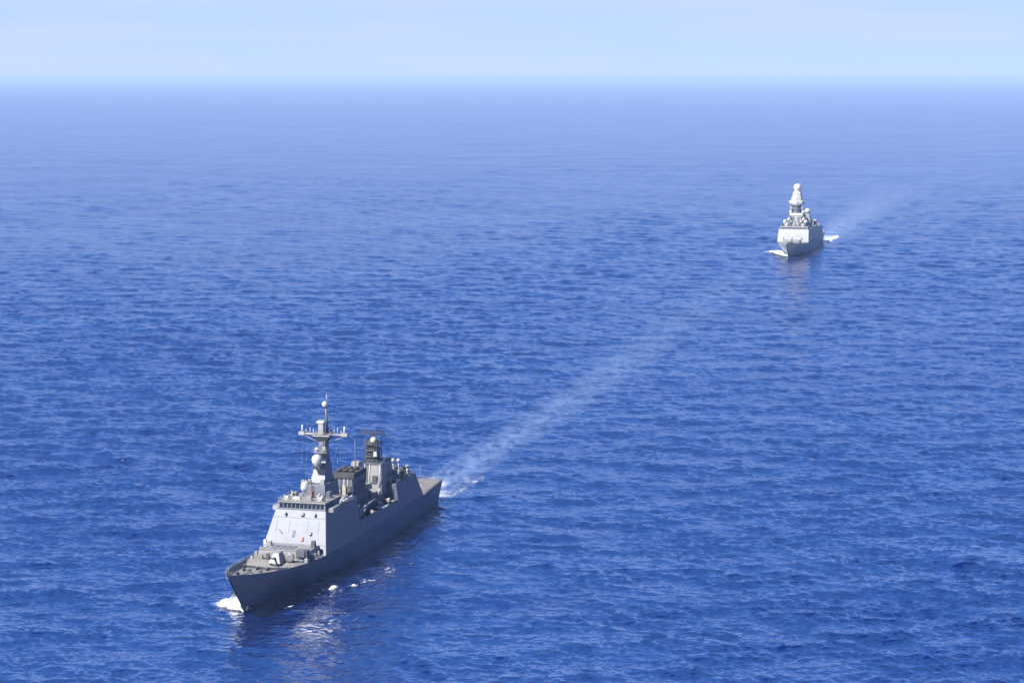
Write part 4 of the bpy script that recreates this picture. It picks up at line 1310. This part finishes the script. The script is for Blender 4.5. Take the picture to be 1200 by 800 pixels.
foam_patch("breaking_crest", NB, 0, 32, -2, 80, 0.3, pf_d, lambda p, s: 0.55 * pf_d(p, s), FOAM, 'small white crests breaking along the shaded side of the nearest warship')
# churned water behind the near ship
def st_d(p, s):
    w = 8.5 + 0.03 * (s - 156)
    e = 1 - sstep(w * 0.5, w * 1.25, abs(p + 1.0 - 0.01 * (s - 156)))
    d = e * sstep(153, 158, s) * (1 - sstep(165, 245, s) * 0.95)
    edge_ = math.exp(-((abs(p) - w * 0.95) / 2.2) ** 2) * 0.35 * (1 - sstep(185, 240, s)) * sstep(150, 160, s)
    return max(0.0, (d * 0.50 + edge_) * (0.75 + 0.6 * fbm(p * 0.15, s * 0.1, 9)))
foam_patch("stern_wash", NB, -20, 20, 152, 250, 0.55, st_d, lambda p, s: 0.7 * st_d(p, s) * (1 - sstep(158, 185, s)), FOAM, 'white churned water under the stern of the nearest warship')
# far ship bow wave and stern wash
def fb_d(p, s):
    q = abs(p)
    hb_ = 0.2 + max(s, 0) * 0.16
    w = q - hb_
    side = 1.0 if p < 0 else 0.35
    reach = 1.0 + max(s, 0) * 0.36
    return side * sstep(-2, 0.3, w) * (1 - sstep(reach * 0.75, reach * 1.25, w)) * (1 - sstep(38, 62, s)) * sstep(-2, 2, s) * 0.9
foam_patch("bow_wave", FB, -32, 26, -4, 66, 0.7, fb_d, lambda p, s: 2.0 * fb_d(p, s) * (1 - sstep(25, 60, s)), FOAM, 'white bow wave spreading from the bow of the distant pale warship')
def fs_d(p, s):
    w = 11 + 0.05 * (s - 175)
    c = 5.0 + 0.02 * (s - 175)
    d = (1 - sstep(w * 0.55, w * 1.2, abs(p - c))) * sstep(170, 178, s) * (1 - sstep(185, 300, s))
    side = 0.8 * math.exp(-((p - 14.5 - 0.03 * (s - 150)) / 3.0) ** 2) * sstep(150, 175, s) * (1 - sstep(215, 260, s))
    return max(d * 0.6, side) * (0.8 + 0.5 * fbm(p * 0.1, s * 0.06, 4))
foam_patch("stern_wash", FB, -22, 42, 146, 310, 0.9, fs_d, lambda p, s: 0.9 * max(fs_d(p, s), 0), FOAM, 'white wash beside the stern of the distant pale warship')

# long fading wakes: cut from the same grid as the sea so they lie on it exactly
def wake_sheet(name, base, bend, s0, s1, w0, w1, k, mat, label, lift):
    a = rad(base[2])
    ex, ey = math.sin(a), math.cos(a)
    rx, ry = X - base[0], Y - base[1]
    S = rx * ex + ry * ey
    P = rx * ey - ry * ex - bend(S)
    u = np.clip((S - s0) / (s1 - s0), 0, 1)
    W = w0 + (w1 - w0) * u
    inside = (S > s0) & (S < s1)
    e = np.clip(1.0 - (np.abs(P) / W) ** 2, 0, 1) ** 1.5
    d = np.where(inside, e * np.clip((S - s0) / 25.0, 0, 1) * (1 - u) ** 0.8 * (1 + 0.9 * np.exp(-np.clip(S - s0, 0, None) / 70.0)), 0.0) * k
    dv = d.reshape(-1)
    dq = dv[QUADS].max(1)
    quads = QUADS[dq > 0.004]
    used = np.unique(quads)
    remap = np.full(len(VERT), -1, dtype=np.int64); remap[used] = np.arange(len(used))
    vv = VERT[used].copy(); vv[:, 2] += lift
    me = mesh_from(name, vv, remap[quads])
    at = me.attributes.new("foam_amount", 'FLOAT', 'POINT')
    at.data.foreach_set("value", dv[used].astype(np.float32))
    me.materials.append(mat)
    o = bpy.data.objects.new(name, me)
    o['kind'] = 'stuff'; o['label'] = label
    COL.objects.link(o)
WAKE = foam_material("aerated_wake", (0.22, 0.31, 0.50), 0.17, 0.34, 0.72, (1.3, 0.5, 1), 1.0, True)
wake_sheet("wake", NB, lambda S: -2.0 - 0.00006 * np.clip(S - 160, 0, None) ** 2 * 0.6, 158, 1080, 11, 26, 0.36, WAKE, 'pale wake trailing far behind the nearest warship', 0.10)
wake_sheet("wake", FB, lambda S: 6 + 0.012 * np.clip(S - 170, 0, None), 172, 1250, 17, 60, 0.65, WAKE, 'pale wake trailing behind the distant pale warship', 0.25)
